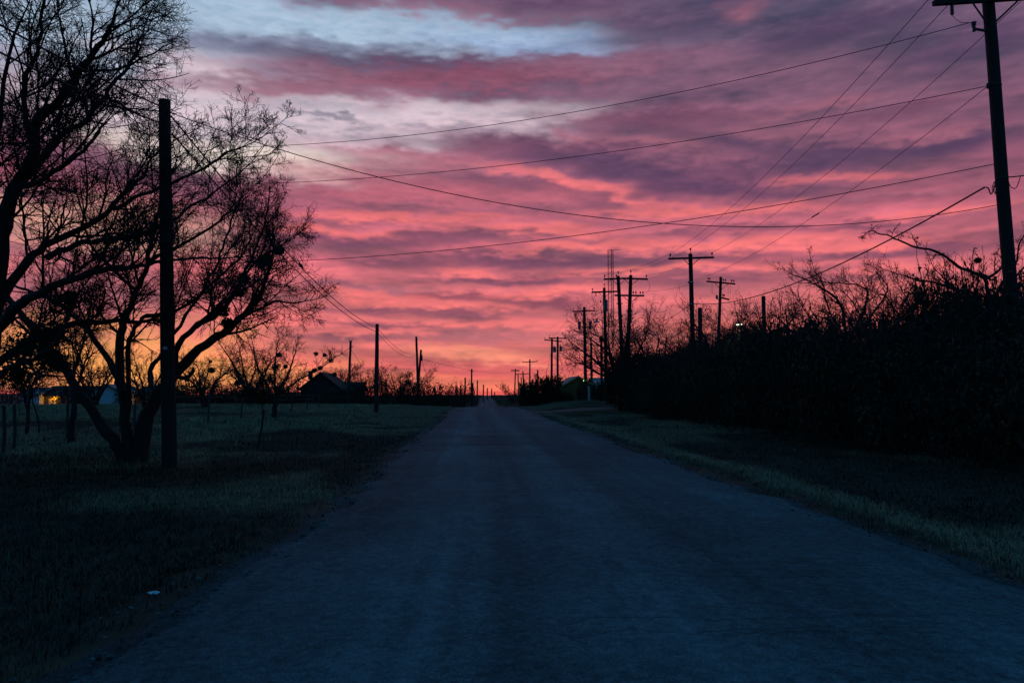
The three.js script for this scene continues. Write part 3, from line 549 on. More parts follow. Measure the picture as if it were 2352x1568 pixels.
{
  const R = rng(61), H = d => 4.7 - .25 * sstep(20, 12, d);
  for (let d = 12.5; d < 61; d += 2.1 + d * .006) for (let row = 0; row < 3; row++) {
    const x = 11.6 + row * 2.4 + (R() - .5) * .8 + (d > 40 ? (d - 40) * .05 : 0), h = H(d) * (row ? .95 : .78) * (.62 + R() * .3 + fbm(d * .22 + 5, row * 3.3, 2) * .38);
    shrub(['dark dense evergreen shrub in the front of the right thicket', 'dark dense evergreen shrub in the middle of the right thicket', 'dark dense evergreen shrub at the back of the right thicket'][row], ['front row of the right thicket', 'middle row of the right thicket', 'back row of the right thicket'][row], x, d + (R() - .5), 3.1 + R() * .8, h);
  }
  for (const [px, d, w, h, l] of [[1216, 80, 2.2, 2.8, 'dark shrub beside the road at the crest, left of the clipped row'], [1244, 80, 2.6, 3.2, 'dark tall shrub in the middle of the clipped row at the crest'], [1271, 80, 2.4, 3.1, 'dark shrub at the right end of the clipped row at the crest'], [1300, 80, 1.8, 1.3, 'low dark shrub before the right-hand cottage'], [1388, 75, 2.6, 1.9, 'dark shrub beside the pale porch post'], [1424, 66, 2.8, 3.6, 'tall dark shrub at the foot of the leaning bare tree'], [1446, 66, 3.4, 4.4, 'tall dark shrub under the twin crossarm poles'], [1470, 64, 3.6, 4.6, 'tall dark shrub right of the twin crossarm poles']]) shrub(l, undefined, gp(px, d).x, d, w, h, 'roadside_shrub');
  shrub('green lit bush climbing the porch of the cottage beyond the drive', undefined, gp(1340, 79).x, 79, 1.6, 2.7, 'porch_bush');
  for (let px = 395; px < 1075; px += 17 + R() * 12) { const d = 82 + R() * 14, h = px > 830 ? lerp(3.0, 2.3, (px - 830) / 245) : px > 670 ? 1.5 : 2.9; shrub('low dark scrub bush in the tree line along the left crest', 'scrub along the left crest', gp(px, d).x, d, 3.2 + R() * 1.6, (h + R() * .7) + .5, 'crest_bush'); }
  for (const px of [20, 160, 176, 300, 372, 388]) { const d = 84 + R() * 8; shrub('dark scrub bush beside the lit houses at far left', 'scrub beside the lit houses', gp(px, d).x, d, 3.6, 2.9 + R() * .9, 'crest_bush'); }
  for (let k = 0; k < 12; k++) { const d = 170 + k * 30 + R() * 20, x = roadMid(d) - 9 - R() * 14; shrub('distant roadside scrub bush left of the far road', 'scrub along the far rise', x, d, 4 + R() * 4, 2 + R() * 1.6, 'hill_bush'); }
  for (let k = 0; k < 10; k++) { const d = 150 + k * 22 + R() * 16, x = roadMid(d) + 9 + R() * 12; shrub('distant roadside scrub bush right of the far road', 'scrub along the far rise right', x, d, 4 + R() * 4, 2.4 + R() * 1.8, 'hill_bush'); }
}

// ---------------------------------------------------------------- utility poles
function pole(label, d, bot, top, rB, rT, group, name = 'utility_pole') {
  const B = at(bot[0], bot[1], d), T = at(top[0], top[1], d), s = (B.y - ground(B.x, d) + .25) / (T.y - B.y), foot = B.clone().addScaledVector(B.clone().sub(T), s);
  const t = thing(name, label, 'pole', foot, group), n = 7, R = rng(Math.round(d * 13 + bot[0]));
  part(t, 'shaft', M.pole, g => { const P = [], q = []; for (let k = 0; k <= n; k++) { const f = k / n, p = foot.clone().lerp(T, f); if (k && k < n) { p.x += (R() - .5) * .02; p.z += (R() - .5) * .02; } P.push(p); q.push(lerp(rB, rT, f)); } g.tube(P, q, d < 30 ? 18 : 10, true); });
  const on = py => { const y = at(top[0], py, d).y; return foot.clone().lerp(T, (y - foot.y) / (T.y - foot.y)); };
  return { t, d, foot, T, on, rT };
}
const INS = [[.012, -.06], [.012, .06], [.055, .07], [.06, .11], [.035, .13], [.05, .15], [.045, .19], [.015, .21]];
function insulator(P, p, k = 1) { part(P.t, 'insulator', M.glass, g => g.turned(p, INS.map(([r, h]) => [r * k, h * k]), 9)); return p.clone().add(V(0, .19 * k, 0)); }
// a crossarm with two flat braces and its pin insulators; returns the wire seats
function crossarm(P, a, b, pins = [], size = .11, brace = .42, front = .2) {
  const A = at(a[0], a[1], P.d - front), B = at(b[0], b[1], P.d - front), my = (a[1] + b[1]) / 2, c = P.on(my);
  part(P.t, 'crossarm', M.arm, g => g.bar(A, B, size, size));
  const mid = V(c.x, (A.y + B.y) / 2, A.z);
  if (brace) for (const e of [A, B]) { const q = mid.clone().lerp(e, Math.min(.9, brace * 1.2 / Math.max(.3, e.distanceTo(mid)))); if (e.distanceTo(mid) > .35) part(P.t, 'brace', M.iron, g => g.bar(V(q.x, q.y - size * .4, q.z + .08), V(c.x, mid.y - brace * 1.15, c.z + .02), .045, .014, V(0, 0, 1))); }
  return pins.map(px => { const f = (px - a[0]) / (b[0] - a[0]), p = A.clone().lerp(B, f); p.y += size / 2 + .05; return insulator(P, p, P.d > 40 ? 1.25 : 1); });
}
function topPin(P, k = 1.2) { part(P.t, 'top_pin', M.iron, g => g.bar(P.T.clone().add(V(0, -.1, .05)), P.T.clone().add(V(0, .14, .05)), .06, .02, V(0, 0, 1))); return insulator(P, P.T.clone().add(V(0, .18, .05)), k); }
function spool(P, py, side = -1, len = .22) {
  const c = P.on(py), e = c.clone().add(V(side * (len + .1), 0, 0)); part(P.t, 'spool_bracket', M.iron, g => { g.bar(c, V(e.x, e.y + .06, e.z), .03, .012); g.bar(c, V(e.x, e.y - .06, e.z), .03, .012); g.turned(V(e.x, e.y - .07, e.z), [[.03, 0], [.05, .03], [.03, .07], [.05, .11], [.03, .14]], 8); }); return e;
}
function transformer(P, px, py0, py1, w, dz = -.35) {
  const a = at(px, py1, P.d + dz), b = at(px, py0, P.d + dz), h = b.y - a.y, r = w * P.d / 1698 / 2;
  const tk = part(P.t, 'transformer_tank', M.tank, g => g.turned(a, [[r * .94, 0], [r, .03], [r, h * .86], [r * 1.06, h * .87], [r * 1.06, h * .92], [r * .6, h]], 16));
  part(tk, 'bushing', M.glass, g => { g.turned(V(b.x - r * .3, b.y - h * .06, b.z), [[.03, 0], [.05, .08], [.03, .12], [.05, .18], [.02, .28]], 8); }, P.t.position);
  const c = P.on((py0 + py1) / 2); part(P.t, 'hanger', M.iron, g => { for (const f of [.3, .75]) g.bar(V(a.x, a.y + h * f, a.z), V(c.x, a.y + h * f, c.z), .06, .04); });
}
function wire(name, label, group, a, b, sag, r = .009, material = M.conductor, n = 40) {
  const mid = a.clone().add(b).multiplyScalar(.5);
  return single(name, label, 'cable', mid, material, g => { const P = []; for (let k = 0; k <= n; k++) { const t = k / n, p = a.clone().lerp(b, t); p.y -= sag * 4 * t * (1 - t); P.push(p); } g.tube(P, r, 5); }, group);
}
const mains = 'power lines running along the right side', crossing = 'cables crossing the road', leftCables = 'cables along the left poles';

// the tall near pole at the right edge
const PR = pole('tall dark utility pole at the right edge, cut off by the top of the picture', 18, [2331, 760], [2266, -52], .165, .14);
const armR = crossarm(PR, [2145, 7], [2392, -9], [2150, 2386], .12, .55, .22), topR = topPin(PR, 1);
part(PR.t, 'fuse_cutout', M.glass, g => { const p = at(2188, 34, 17.8), q = at(2188, 12, 17.8); g.turned(p, [[.03, 0], [.045, .02], [.04, q.y - p.y]], 10); });
const bracketTip = at(2237, 52, 17.8);
part(PR.t, 'standoff_bracket', M.iron, g => { const a = PR.on(72), b = at(2238, 66, 17.8); g.bar(a, b, .05, .05); g.turned(b, [[.04, -.07], [.03, 0], [.05, .04], [.03, .07], [.06, .1], [.05, .15], [.07, .17], [.03, .19]], 9); });
part(PR.t, 'jumper_wire', M.conductor, g => g.tube([at(2188, 34, 17.8), at(2196, 44, 17.8), at(2210, 52, 17.8), bracketTip], .008, 4));
const spoolR = spool(PR, 197, -1, .08);
part(PR.t, 'spool_wrap', M.iron, g => { const c = PR.on(196); g.turned(V(c.x, c.y - .02, c.z), [[.158, 0], [.16, .02], [.158, .04]], 18); });
part(PR.t, 'cable_loops', M.cable, g => {
  const L = (pts, r) => g.tube(new THREE.CatmullRomCurve3(pts.map(([x, y, k]) => at(x, y, 18 + k))).getPoints(24), r, 5);
  L([[2262, 430, 0], [2271, 432, -.1], [2277, 446, -.1], [2284, 434, -.15], [2290, 414, -.2], [2302, 408, -.25], [2330, 406, -.2], [2360, 402, 0], [2420, 396, .2]], .016);
  L([[2286, 416, -.15], [2280, 432, -.2], [2287, 444, -.2], [2298, 452, -.2]], .010); L([[2316, 411, -.22], [2322, 428, -.24], [2334, 432, -.1], [2341, 418, 0], [2345, 405, 0]], .011); L([[2290, 412, -.2], [2282, 424, -.2], [2290, 446, -.2], [2299, 460, -.15]], .008);
});
// the line that follows the road on the right
const PA = pole('crossarm utility pole standing behind the middle of the right thicket', 52, [1592, 800], [1586, 583], .20, .15);
const armA = crossarm(PA, [1536, 594], [1640, 591], [1540, 1636], .13, .5), topA = topPin(PA), neuA = spool(PA, 648, -1, .1);
part(PA.t, 'cable_clamp', M.paleMetal, g => { for (const y of [648, 698]) { const c = PA.on(y); g.turned(c, [[.185, -.03], [.187, 0], [.185, .03]], 12); } });
const PB = pole('crossarm pole with a tilted arm and jumper wires, right of the middle pole', 66, [1650, 800], [1656, 636], .17, .13);
const armB = crossarm(PB, [1623, 646], [1689, 652], [1627, 1631, 1662, 1667, 1681, 1686], .13, .55);
crossarm(PB, [1655, 683], [1676, 688], [1661, 1664], .13, 0); part(PB.t, 'cutout_switch', M.tank, g => { const p = at(1647, 686, 65.7); g.turned(p, [[.1, 0], [.12, .1], [.1, .3], [.05, .34]], 9); g.bar(p, PB.on(690), .05, .05); });
part(PB.t, 'jumper_wires', M.conductor, g => { g.tube([at(1636, 650, 65.8), at(1636, 672, 65.8), at(1646, 676, 65.8)], .012, 4); for (const x of [1673, 1678]) g.tube([at(x, 655, 65.8), at(x, 684, 65.8)], .012, 4); });
const PS1 = pole('bare stub pole just right of the middle crossarm pole', 50, [1609, 800], [1608, 707], .16, .15, undefined, 'stub_pole');
part(PS1.t, 'pin', M.iron, g => g.bar(PS1.T, PS1.T.clone().add(V(.15, .1, 0)), .02, .02));
const PS2 = pole('bare stub pole alone above the right thicket', 40, [1757, 780], [1754, 680], .12, .11, undefined, 'stub_pole');
const PC = pole('left one of the twin crossarm poles', 63, [1430, 830], [1420, 634], .20, .15, 'twin crossarm poles');
const armC = crossarm(PC, [1387, 641], [1446, 639], [1389, 1416], .14, .5), topC = topPin(PC); spool(PC, 697, -1, .12); spool(PC, 697, 1, .12);
const PD = pole('right one of the twin crossarm poles, carrying two arms', 62, [1442, 830], [1449, 632], .20, .15, 'twin crossarm poles');
const armD = crossarm(PD, [1430, 639], [1488, 641], [1485], .14, .5), topD = topPin(PD), armD2 = crossarm(PD, [1412, 678], [1480, 679], [1455, 1461, 1471, 1477], .14, .55); spool(PD, 714, -1, .12); spool(PD, 714, 1, .12);
part(PD.t, 'jumper_wire', M.conductor, g => g.tube(new THREE.CatmullRomCurve3([at(1484, 641, 61.8), at(1492, 652, 61.8), at(1491, 666, 61.8), at(1482, 673, 61.8)]).getPoints(12), .012, 4));
const PE = pole('pole with a grey transformer and a curved street lamp bracket', 72, [1392, 850], [1388, 661], .19, .14);
const armE = crossarm(PE, [1359, 671], [1420, 669], [1361], .15, .5), topE = topPin(PE); transformer(PE, 1392, 688, 715, 9); spool(PE, 717, -1, .14); spool(PE, 717, 1, .14);
part(PE.t, 'fuse_cutout', M.glass, g => g.turned(at(1369, 681, 71.8), [[.04, 0], [.05, .1], [.04, .4]], 8));
part(PE.t, 'arrester', M.iron, g => { const a = at(1380, 694, 71.8); g.bar(a, PE.on(696), .05, .05); g.turned(a, [[.04, -.05], [.07, 0], [.04, .1], [.06, .2]], 8); });
const lampArm = part(PE.t, 'street_lamp_arm', M.iron, g => g.tube(new THREE.CatmullRomCurve3([PE.on(748), at(1384, 739, 71.7), at(1378, 734, 71.6), at(1370, 732, 71.5), at(1368, 734, 71.5)]).getPoints(14), .035, 6));
part(lampArm, 'lamp_head', M.paleMetal, g => g.turned(at(1371, 739, 71.5), [[.28, -.06], [.3, 0], [.12, .1], [.1, .26], [.04, .3]], 12), PE.t.position);
const PF = pole('pole with two grey transformers hung either side', 88, [1345, 870], [1342, 705], .22, .17);
const armF = crossarm(PF, [1316, 715], [1367, 713], [1318, 1333, 1365], .15, .6); transformer(PF, 1331, 738, 756, 7, 0); transformer(PF, 1356, 738, 756, 7, 0);
part(PF.t, 'cutouts', M.glass, g => { for (const x of [1323, 1335, 1360]) g.turned(at(x, 724, 87.8), [[.05, 0], [.06, .1], [.05, .4]], 7); });
const PG1 = pole('left of the two close poles with tilted arms near the crest', 108, [1267, 860], [1268, 775], .2, .15, 'close pair of poles near the crest');
const armG = crossarm(PG1, [1250, 780], [1290, 784], [1252, 1264], .16, 0); transformer(PG1, 1274, 796, 809, 7, -.2);
const PG2 = pole('right of the two close poles with tilted arms near the crest', 110, [1281, 870], [1281, 773], .2, .15, 'close pair of poles near the crest');
crossarm(PG2, [1260, 776], [1302, 777], [1262, 1298], .16, 0); transformer(PG2, 1288, 795, 807, 6, -.2);
const PH = pole('far crossarm pole left of the close pair, over the dark shrubs', 170, [1217, 890], [1217, 825], .22, .16);
const armH = crossarm(PH, [1200, 832], [1235, 830], [1201, 1233], .2, .8);
const PI_ = pole('farthest pole at right of the road with two stacked arms', 270, [1182, 908], [1184, 847], .28, .2);
const armI = crossarm(PI_, [1174, 849], [1193, 850], [], .22, 0); crossarm(PI_, [1173, 852], [1194, 852], [], .22, 0);
const PJ = pole('far pole with a long level arm between the double-arm pole and the shrubs', 215, [1203, 890], [1201, 852], .24, .18);
crossarm(PJ, [1185, 859], [1217, 858], [], .2, .6);
for (const [px, y0, y1, d, l] of [[1190, 910, 858, 240, 'thin far pole right of the double-arm pole'], [1197, 905, 866, 225, 'thin far pole beside the long level arm'], [1193, 908, 878, 230, 'short far pole behind the thin pole at right'], [1235, 880, 849, 160, 'thin bare pole behind the clipped dark shrubs'], [1358, 885, 787, 84, 'bare pole right of the two-transformer pole'], [1381, 880, 771, 78, 'bare pole left of the street lamp pole']]) pole(l, d, [px + 1, y0], [px, y1], d > 100 ? .2 : .15, d > 100 ? .16 : .13, undefined, 'bare_pole');

// the left side: plain poles
const PL = pole('thick bare pole in front of the mesquite, nearest on the left', 16, [388, 1030], [377, 230], .155, .118);
part(PL.t, 'cable_hooks', M.iron, g => { g.bar(PL.on(262), at(395, 271, 15.9), .03, .012); g.bar(PL.on(309), at(397, 310, 15.9), .03, .012); const c = PL.T; g.tube([c.clone(), c.clone().add(V(.03, .1, 0)), c.clone().add(V(.06, .12, 0)), c.clone().add(V(.07, .02, 0))], .006, 4); });
part(PL.t, 'ground_wire', M.iron, g => { const P = []; for (let k = 0; k <= 20; k++) { const p = PL.foot.clone().lerp(PL.T, .02 + k / 20 * .92); P.push(p.add(V(.06 + (k % 3) * .006, 0, lerp(.145, .11, k / 20)))); } g.tube(P, .009, 4); });
part(PL.t, 'tag_plate', M.paleMetal, g => g.box(PL.on(800).add(V(0, 0, .142)), .09, .06, .006));
const PM = pole('plain pole standing alone in the left verge', 52, [864, 930], [866, 744], .17, .12);
const PN = pole('upright one of the leaning pole pair left of the road', 88, [960, 885], [956, 773], .16, .13, 'leaning pole pair');
const PN2 = pole('short slanting one of the leaning pole pair', 89, [960, 890], [967, 803], .15, .12, 'leaning pole pair');
part(PN2.t, 'meter_box', M.iron, g => g.box(at(968, 822, 88.8), .25, .7, .2));
const PO = pole('pole with a forked metal top rising beside the dark house', 78, [801, 890], [805, 782], .15, .12);
part(PO.t, 'fork_top', M.iron, g => { const c = PO.T; for (const s of [-1, 1]) g.tube([c.clone().add(V(s * .1, -.1, 0)), c.clone().add(V(s * .14, .16, 0)), c.clone().add(V(s * .22, .2, 0))], .025, 5); });
const farLeft = [[1047, 915, 884, 150], [1057, 906, 885, 200], [1068, 915, 867, 170], [1083, 908, 847, 165], [1086, 908, 879, 290], [1089, 908, 896, 420], [1096, 909, 873, 250], [1110, 910, 883, 300], [1119, 910, 891, 380], [1129, 910, 892, 440], [1136, 908, 900, 560], [998, 915, 888, 120]];
const FL = ['short pole in the scrub left of the tall far pole', 'faint thin pole just right of the short scrub pole', 'mid-height far pole left of the tallest one', 'tallest far pole on the left of the distant road', 'faint pole directly behind the tallest far pole', 'tiny pole right of the foot of the tallest far pole', 'slim far pole second to the right of the tallest', 'far pole with a small bracket where the far road tops the rise', 'small far pole fourth to the right of the tallest', 'small far pole fifth to the right of the tallest', 'tiniest pole on the skyline over the road', 'short post-like pole above the scrub, right of the leaning pair'];
farLeft.forEach(([px, y0, y1, d], i) => { const P = pole(FL[i], d, [px, y0], [px + .4, y1], .1 + d * .0006, .09 + d * .0005, 'far poles left of the road', 'far_pole'); if (i === 7 || i === 3) part(P.t, 'bracket', M.iron, g => g.bar(P.T.clone().add(V(-.4, -.5, 0)), P.T.clone().add(V(.4, -.5, 0)), .12, .12)); });
// a pole out of the frame, to which the crossing cables run
const PX = pole('tall pole beyond the left edge that carries the crossing cables', 34, [-60, 900], [-60, 270], .16, .13);

// ---------------------------------------------------------------- cables
wire('power_line', 'left outer line from the tall right pole down to the middle crossarm pole', mains, armR[0], armA[0], .7, .010);
wire('power_line', 'centre line from the tall right pole down to the middle crossarm pole', mains, topR, topA, .7, .010);
wire('power_line', 'right outer line passing behind the tall right pole to the middle pole', mains, armR[1], armA[1], .7, .010);
const w4 = wire('power_line', 'lower neutral line with a splice, tall right pole to the middle pole', mains, spoolR, neuA, .75, .009);
part(w4, 'splice', M.iron, g => { const t = .33, p = spoolR.clone().lerp(neuA, t); p.y -= .75 * 4 * t * (1 - t); const q = neuA.clone().sub(spoolR).normalize(); g.tube([p.clone().addScaledVector(q, -.35), p.clone().addScaledVector(q, .35)], .03, 6, true); }, w4.position);
wire('telephone_cable', 'thick black cable from the tall right pole down to the middle pole', undefined, at(2262, 430, 18), PA.on(697), .95, .024, M.cable);
const XL = y => at(-60, y, 34);
wire('crossing_cable', 'topmost cable across the sky from the standoff bracket to the left', crossing, at(2228, 52, 17.8), XL(294), 1.9, .010, M.cable);
wire('crossing_cable', 'second cable across the sky from the spool of the right pole', crossing, spoolR, XL(396), 1.4, .010, M.cable);
wire('crossing_cable', 'third cable across the sky, ending low in the left tree', crossing, PR.on(373), XL(576), 1.4, .011, M.cable);
wire('crossing_cable', 'long sagging cable from the near left pole to the right pole', crossing, at(383, 256, 16), PR.on(467), 1.4, .010, M.cable, 60);
const l1 = at(392, 266, 16), l2 = at(394, 306, 16), m1 = PM.on(752), m2 = PM.on(762), n1 = at(956, 813, 87.9), n2 = at(956, 816, 87.9);
wire('service_cable', 'upper cable from the near left pole to the lone verge pole', leftCables, l1, m1, .75, .019, M.cable);
wire('service_cable', 'lower cable from the near left pole to the lone verge pole', leftCables, l2, m2, .70, .019, M.cable);
wire('service_cable', 'upper cable from the lone verge pole to the leaning pair', leftCables, m1, n1, .65, .014, M.cable);
wire('service_cable', 'lower cable from the lone verge pole to the leaning pair', leftCables, m2, n2, .75, .014, M.cable);
part(scene.getObjectByName('service_cable'), 'lashing', M.cable, g => { for (let k = 0; k < 7; k++) { const t = .012 + k * .011, p = l1.clone().lerp(m1, t); p.y -= .75 * 4 * t * (1 - t) - .02; g.turned(V(p.x, p.y - .03, p.z), [[.01, 0], [.026, .02], [.026, .05], [.01, .07]], 6); } }, scene.getObjectByName('service_cable').position);
wire('service_cable', 'upper cable from the near left pole out past the top left corner', leftCables, PL.on(248), V(PL.foot.x, 7.8, 20), 1.9, .017, M.cable);
wire('service_cable', 'lower cable from the near left pole out past the left edge', leftCables, PL.on(286), V(PL.foot.x, 7.4, 20), 1.95, .017, M.cable);
wire('power_line', 'left line from the middle crossarm pole to the twin poles', mains, armA[0], armC[0], .25, .010);
wire('power_line', 'centre line from the middle crossarm pole to the twin poles', mains, topA, topD, .25, .010);
wire('power_line', 'right line from the middle crossarm pole to the twin poles', mains, armA[1], armD[0], .3, .010);
wire('power_line', 'line between the right twin pole and the tilted-arm pole', undefined, armD2[3], armB[0], .3, .010);
wire('power_line', 'line from the left twin pole to the street lamp pole', mains, armC[1], topE, .15, .010);
wire('power_line', 'low line from the street lamp pole to the right twin pole', mains, PE.on(718), PD.on(745), .1, .010);
wire('power_line', 'line from the street lamp pole to the two-transformer pole', mains, armE[0], armF[2], .2, .011);
wire('power_line', 'line from the two-transformer pole to the close pair', mains, armF[0], armG[1], .5, .012);
wire('power_line', 'line from the close pair to the far crossarm pole', mains, PG1.on(824), PH.on(832), .6, .014);
wire('telephone_cable', 'cable falling from the middle pole into the thicket toward the twin poles', undefined, PA.on(698), PD.on(760), .4, .016, M.cable);
wire('guy_wire', 'slanting guy wire right of the close pole pair', undefined, PG2.on(800), gp(1315, 106), 0, .02, M.conductor, 4);
wire('guy_wire', 'slanting guy wire left of the close pole pair', undefined, PG1.on(800), gp(1236, 112), 0, .02, M.conductor, 4);
wire('guy_wire', 'guy wire falling right from the leaning pole pair', undefined, PN2.on(816), at(984, 880, 90), 0, .018, M.conductor, 4);
wire('guy_wire', 'guy wire falling right from the fork-topped pole', undefined, PO.on(800), at(834, 845, 80), 0, .018, M.conductor, 4);
wire('power_line', 'faint far line running right from the leaning pair over the road', undefined, PN.on(822), at(1185, 852, 268), 1.2, .022);

// bird on the upper left cable
{
  const t = .345, p = l1.clone().lerp(m1, t); p.y -= .75 * 4 * t * (1 - t);
  single('perched_bird', 'small dark bird perched on the upper cable of the left poles', 'bird', p.clone(), M.feather, g => {
    const c = [[.16, -.045, .006], [.12, -.03, .018], [.075, 0, .035], [.04, .035, .052], [0, .07, .058], [-.028, .105, .050], [-.040, .135, .034], [-.045, .155, .034], [-.052, .175, .036], [-.062, .190, .026], [-.080, .192, .010], [-.105, .188, .002]];
    g.tube(c.map(([x, y]) => p.clone().add(V(x, y - .015, 0))), c.map(q => q[2]), 12, true);
    for (const s of [-1, 1]) g.tube([p.clone().add(V(.01, .03, s * .02)), p.clone().add(V(0, 0, s * .015)), p.clone().add(V(-.02, .008, s * .015))], .005, 4);
  });
}

// ---------------------------------------------------------------- radio mast
{
  const d = 74, o = gp(1406, d), top = at(1406, 573, d).y, t = thing('lattice_mast', 'thin three-legged lattice radio mast behind the twin crossarm poles', 'mast', o), r = .3, L = [0, 1, 2].map(k => [Math.cos(k * 2.094 + 1.571) * r, Math.sin(k * 2.094 + 1.571) * r]);
  for (const [x, z] of L) part(t, 'leg', M.iron, g => g.tube([V(o.x + x, o.y - .1, o.z + z), V(o.x + x, top, o.z + z)], .035, 6, true));
  part(t, 'lattice', M.iron, g => { for (let y = o.y, k = 0; y < top - .1; y += .42, k++) for (let i = 0; i < 3; i++) { const a = L[i], b = L[(i + 1) % 3]; g.tube([V(o.x + a[0], y, o.z + a[1]), V(o.x + b[0], y + .21, o.z + b[1]), V(o.x + a[0], Math.min(top, y + .42), o.z + a[1])], .014, 3); } }).userData.kind = 'stuff';
  part(t, 'antenna', M.iron, g => g.bar(V(o.x + r, top - .02, o.z), V(o.x + r + .75, top - .02, o.z), .03, .03));
}

// ---------------------------------------------------------------- fence, stake, litter
{
  const x0 = -12.5, o = V(x0, ground(x0, 20), -20), t = thing('wire_fence', 'wire fence on thin posts along the left field', 'fence', o), R = rng(88), tops = [];
  for (let d = 16; d < 62; d += 3.6 + R() * .8) { const x = x0 + (R() - .5) * .3, y = ground(x, d), h = 1.15 + R() * .25, l = (R() - .5) * .16; tops.push([V(x, y, -d), V(x + l, y + h, -d + (R() - .5) * .1)]); part(t, 'post', M.tpost, g => g.tube([V(x, y - .2, -d), V(x + l * .5, y + h * .5, -d), V(x + l, y + h, -d)], [.045, .042, .04], 7, true)); }
  for (const f of [.25, .48, .7, .93]) part(t, 'wire', M.conductor, g => g.tube(tops.map(([a, b]) => a.clone().lerp(b, f)), .005, 4));
}
single('wooden_stake', 'leaning wooden stake in the grass before the small rounded tree', 'stake', gp(594, 21), M.darkwood, g => { const a = gp(594, 21), b = at(606, 942, 21); g.tube([a.clone().add(V(-.03, -.15, 0)), a.clone().lerp(b, .5).add(V(.015, 0, 0)), b], [.032, .03, .026], 7, true); });
for (const [px, y0, y1, d, l] of [[12, 1035, 968, 19, 'crooked fence stake at the extreme left edge'], [36, 1030, 960, 21, 'upright fence stake second from the left edge']]) single('fence_stake', l, 'stake', gp(px, d), M.tpost, g => { const a = gp(px, d); g.tube([a.clone().add(V(0, -.15, 0)), a.clone().add(V(.02, .6, 0)), a.clone().add(V(-.02, 1.25, .02))], [.05, .045, .04], 7, true); });
[[352, 1350, .055, 'pale crumpled scrap of litter lying in the left verge near the road'], [1650, 985, .11, 'pale scrap of litter at the foot of the right thicket, farthest of three'], [1697, 1016, .055, 'small white scrap of litter in the right verge, middle of three'], [1825, 1034, .055, 'white scrap of litter in the right verge, nearest of three']].forEach(([px, py, s, l], i) => {
  const d = 1.6 * 1698 / (py - 898), q = at(px, py, d), R = rng(900 + i), p = V(q.x, ground(q.x, d) + .03, -d);
  single('litter_scrap', l, 'litter', p, M.paper, g => { const n = 7, grid = []; for (let j = 0; j <= n; j++) for (let k = 0; k <= n; k++) grid.push(V(p.x + (k / n - .5) * s * 1.5 + (R() - .5) * s * .14, p.y + R() * s * .4, p.z + (j / n - .5) * s + (R() - .5) * s * .14)); for (let j = 0; j < n; j++) for (let k = 0; k < n; k++) { const a = grid[j * 8 + k], b = grid[j * 8 + k + 1], c = grid[j * 8 + k + 8], e = grid[j * 8 + k + 9]; for (const T of [[a, c, b], [b, c, e]]) { const nn = T[1].clone().sub(T[0]).cross(T[2].clone().sub(T[0])).normalize(), b0 = g.p.length / 3; for (const v of T) g.vert(v.x, v.y, v.z, nn.x, nn.y, nn.z); g.i.push(b0, b0 + 1, b0 + 2); } } });
});

// ---------------------------------------------------------------- driveway and buildings
{
  const p = [], idx = [], uv = []; let n = 0;
  for (let x = 4.6; x <= 16; x += .4, n++) { const mid = 57 + (x - 4.4) * .12, hw = 1.6 + Math.exp(-(x - 4.4) * .8) * 1.2; for (let k = 0; k <= 6; k++) { const d = mid + (k / 6 - .5) * 2 * hw + (fbm(x + k, 3, 2) - .5) * .2; p.push(x, ground(x, d) + .03, -d); uv.push(x / 4, d / 4); } }
  for (let j = 0; j < n - 1; j++) for (let k = 0; k < 6; k++) { const a = j * 7 + k; idx.push(a, a + 7, a + 1, a + 1, a + 7, a + 8); }
  const g = new THREE.BufferGeometry(); g.setAttribute('position', new THREE.Float32BufferAttribute(p, 3)); g.setAttribute('uv', new THREE.Float32BufferAttribute(uv, 2)); g.setIndex(idx); g.computeVertexNormals();
  const R = rng(44), tex = noiseTex(512, 512, (u, v) => { const k = .27 + fbm(u * 60, v * 60, 3) * .2 + (R() - .5) * .16; return [k, k * .99, k * .95]; }, true);
  structure('driveway', g, new THREE.MeshPhysicalMaterial({ map: tex, bumpMap: tex, bumpScale: .02, roughness: .95, specularIntensity: .1 }));
}
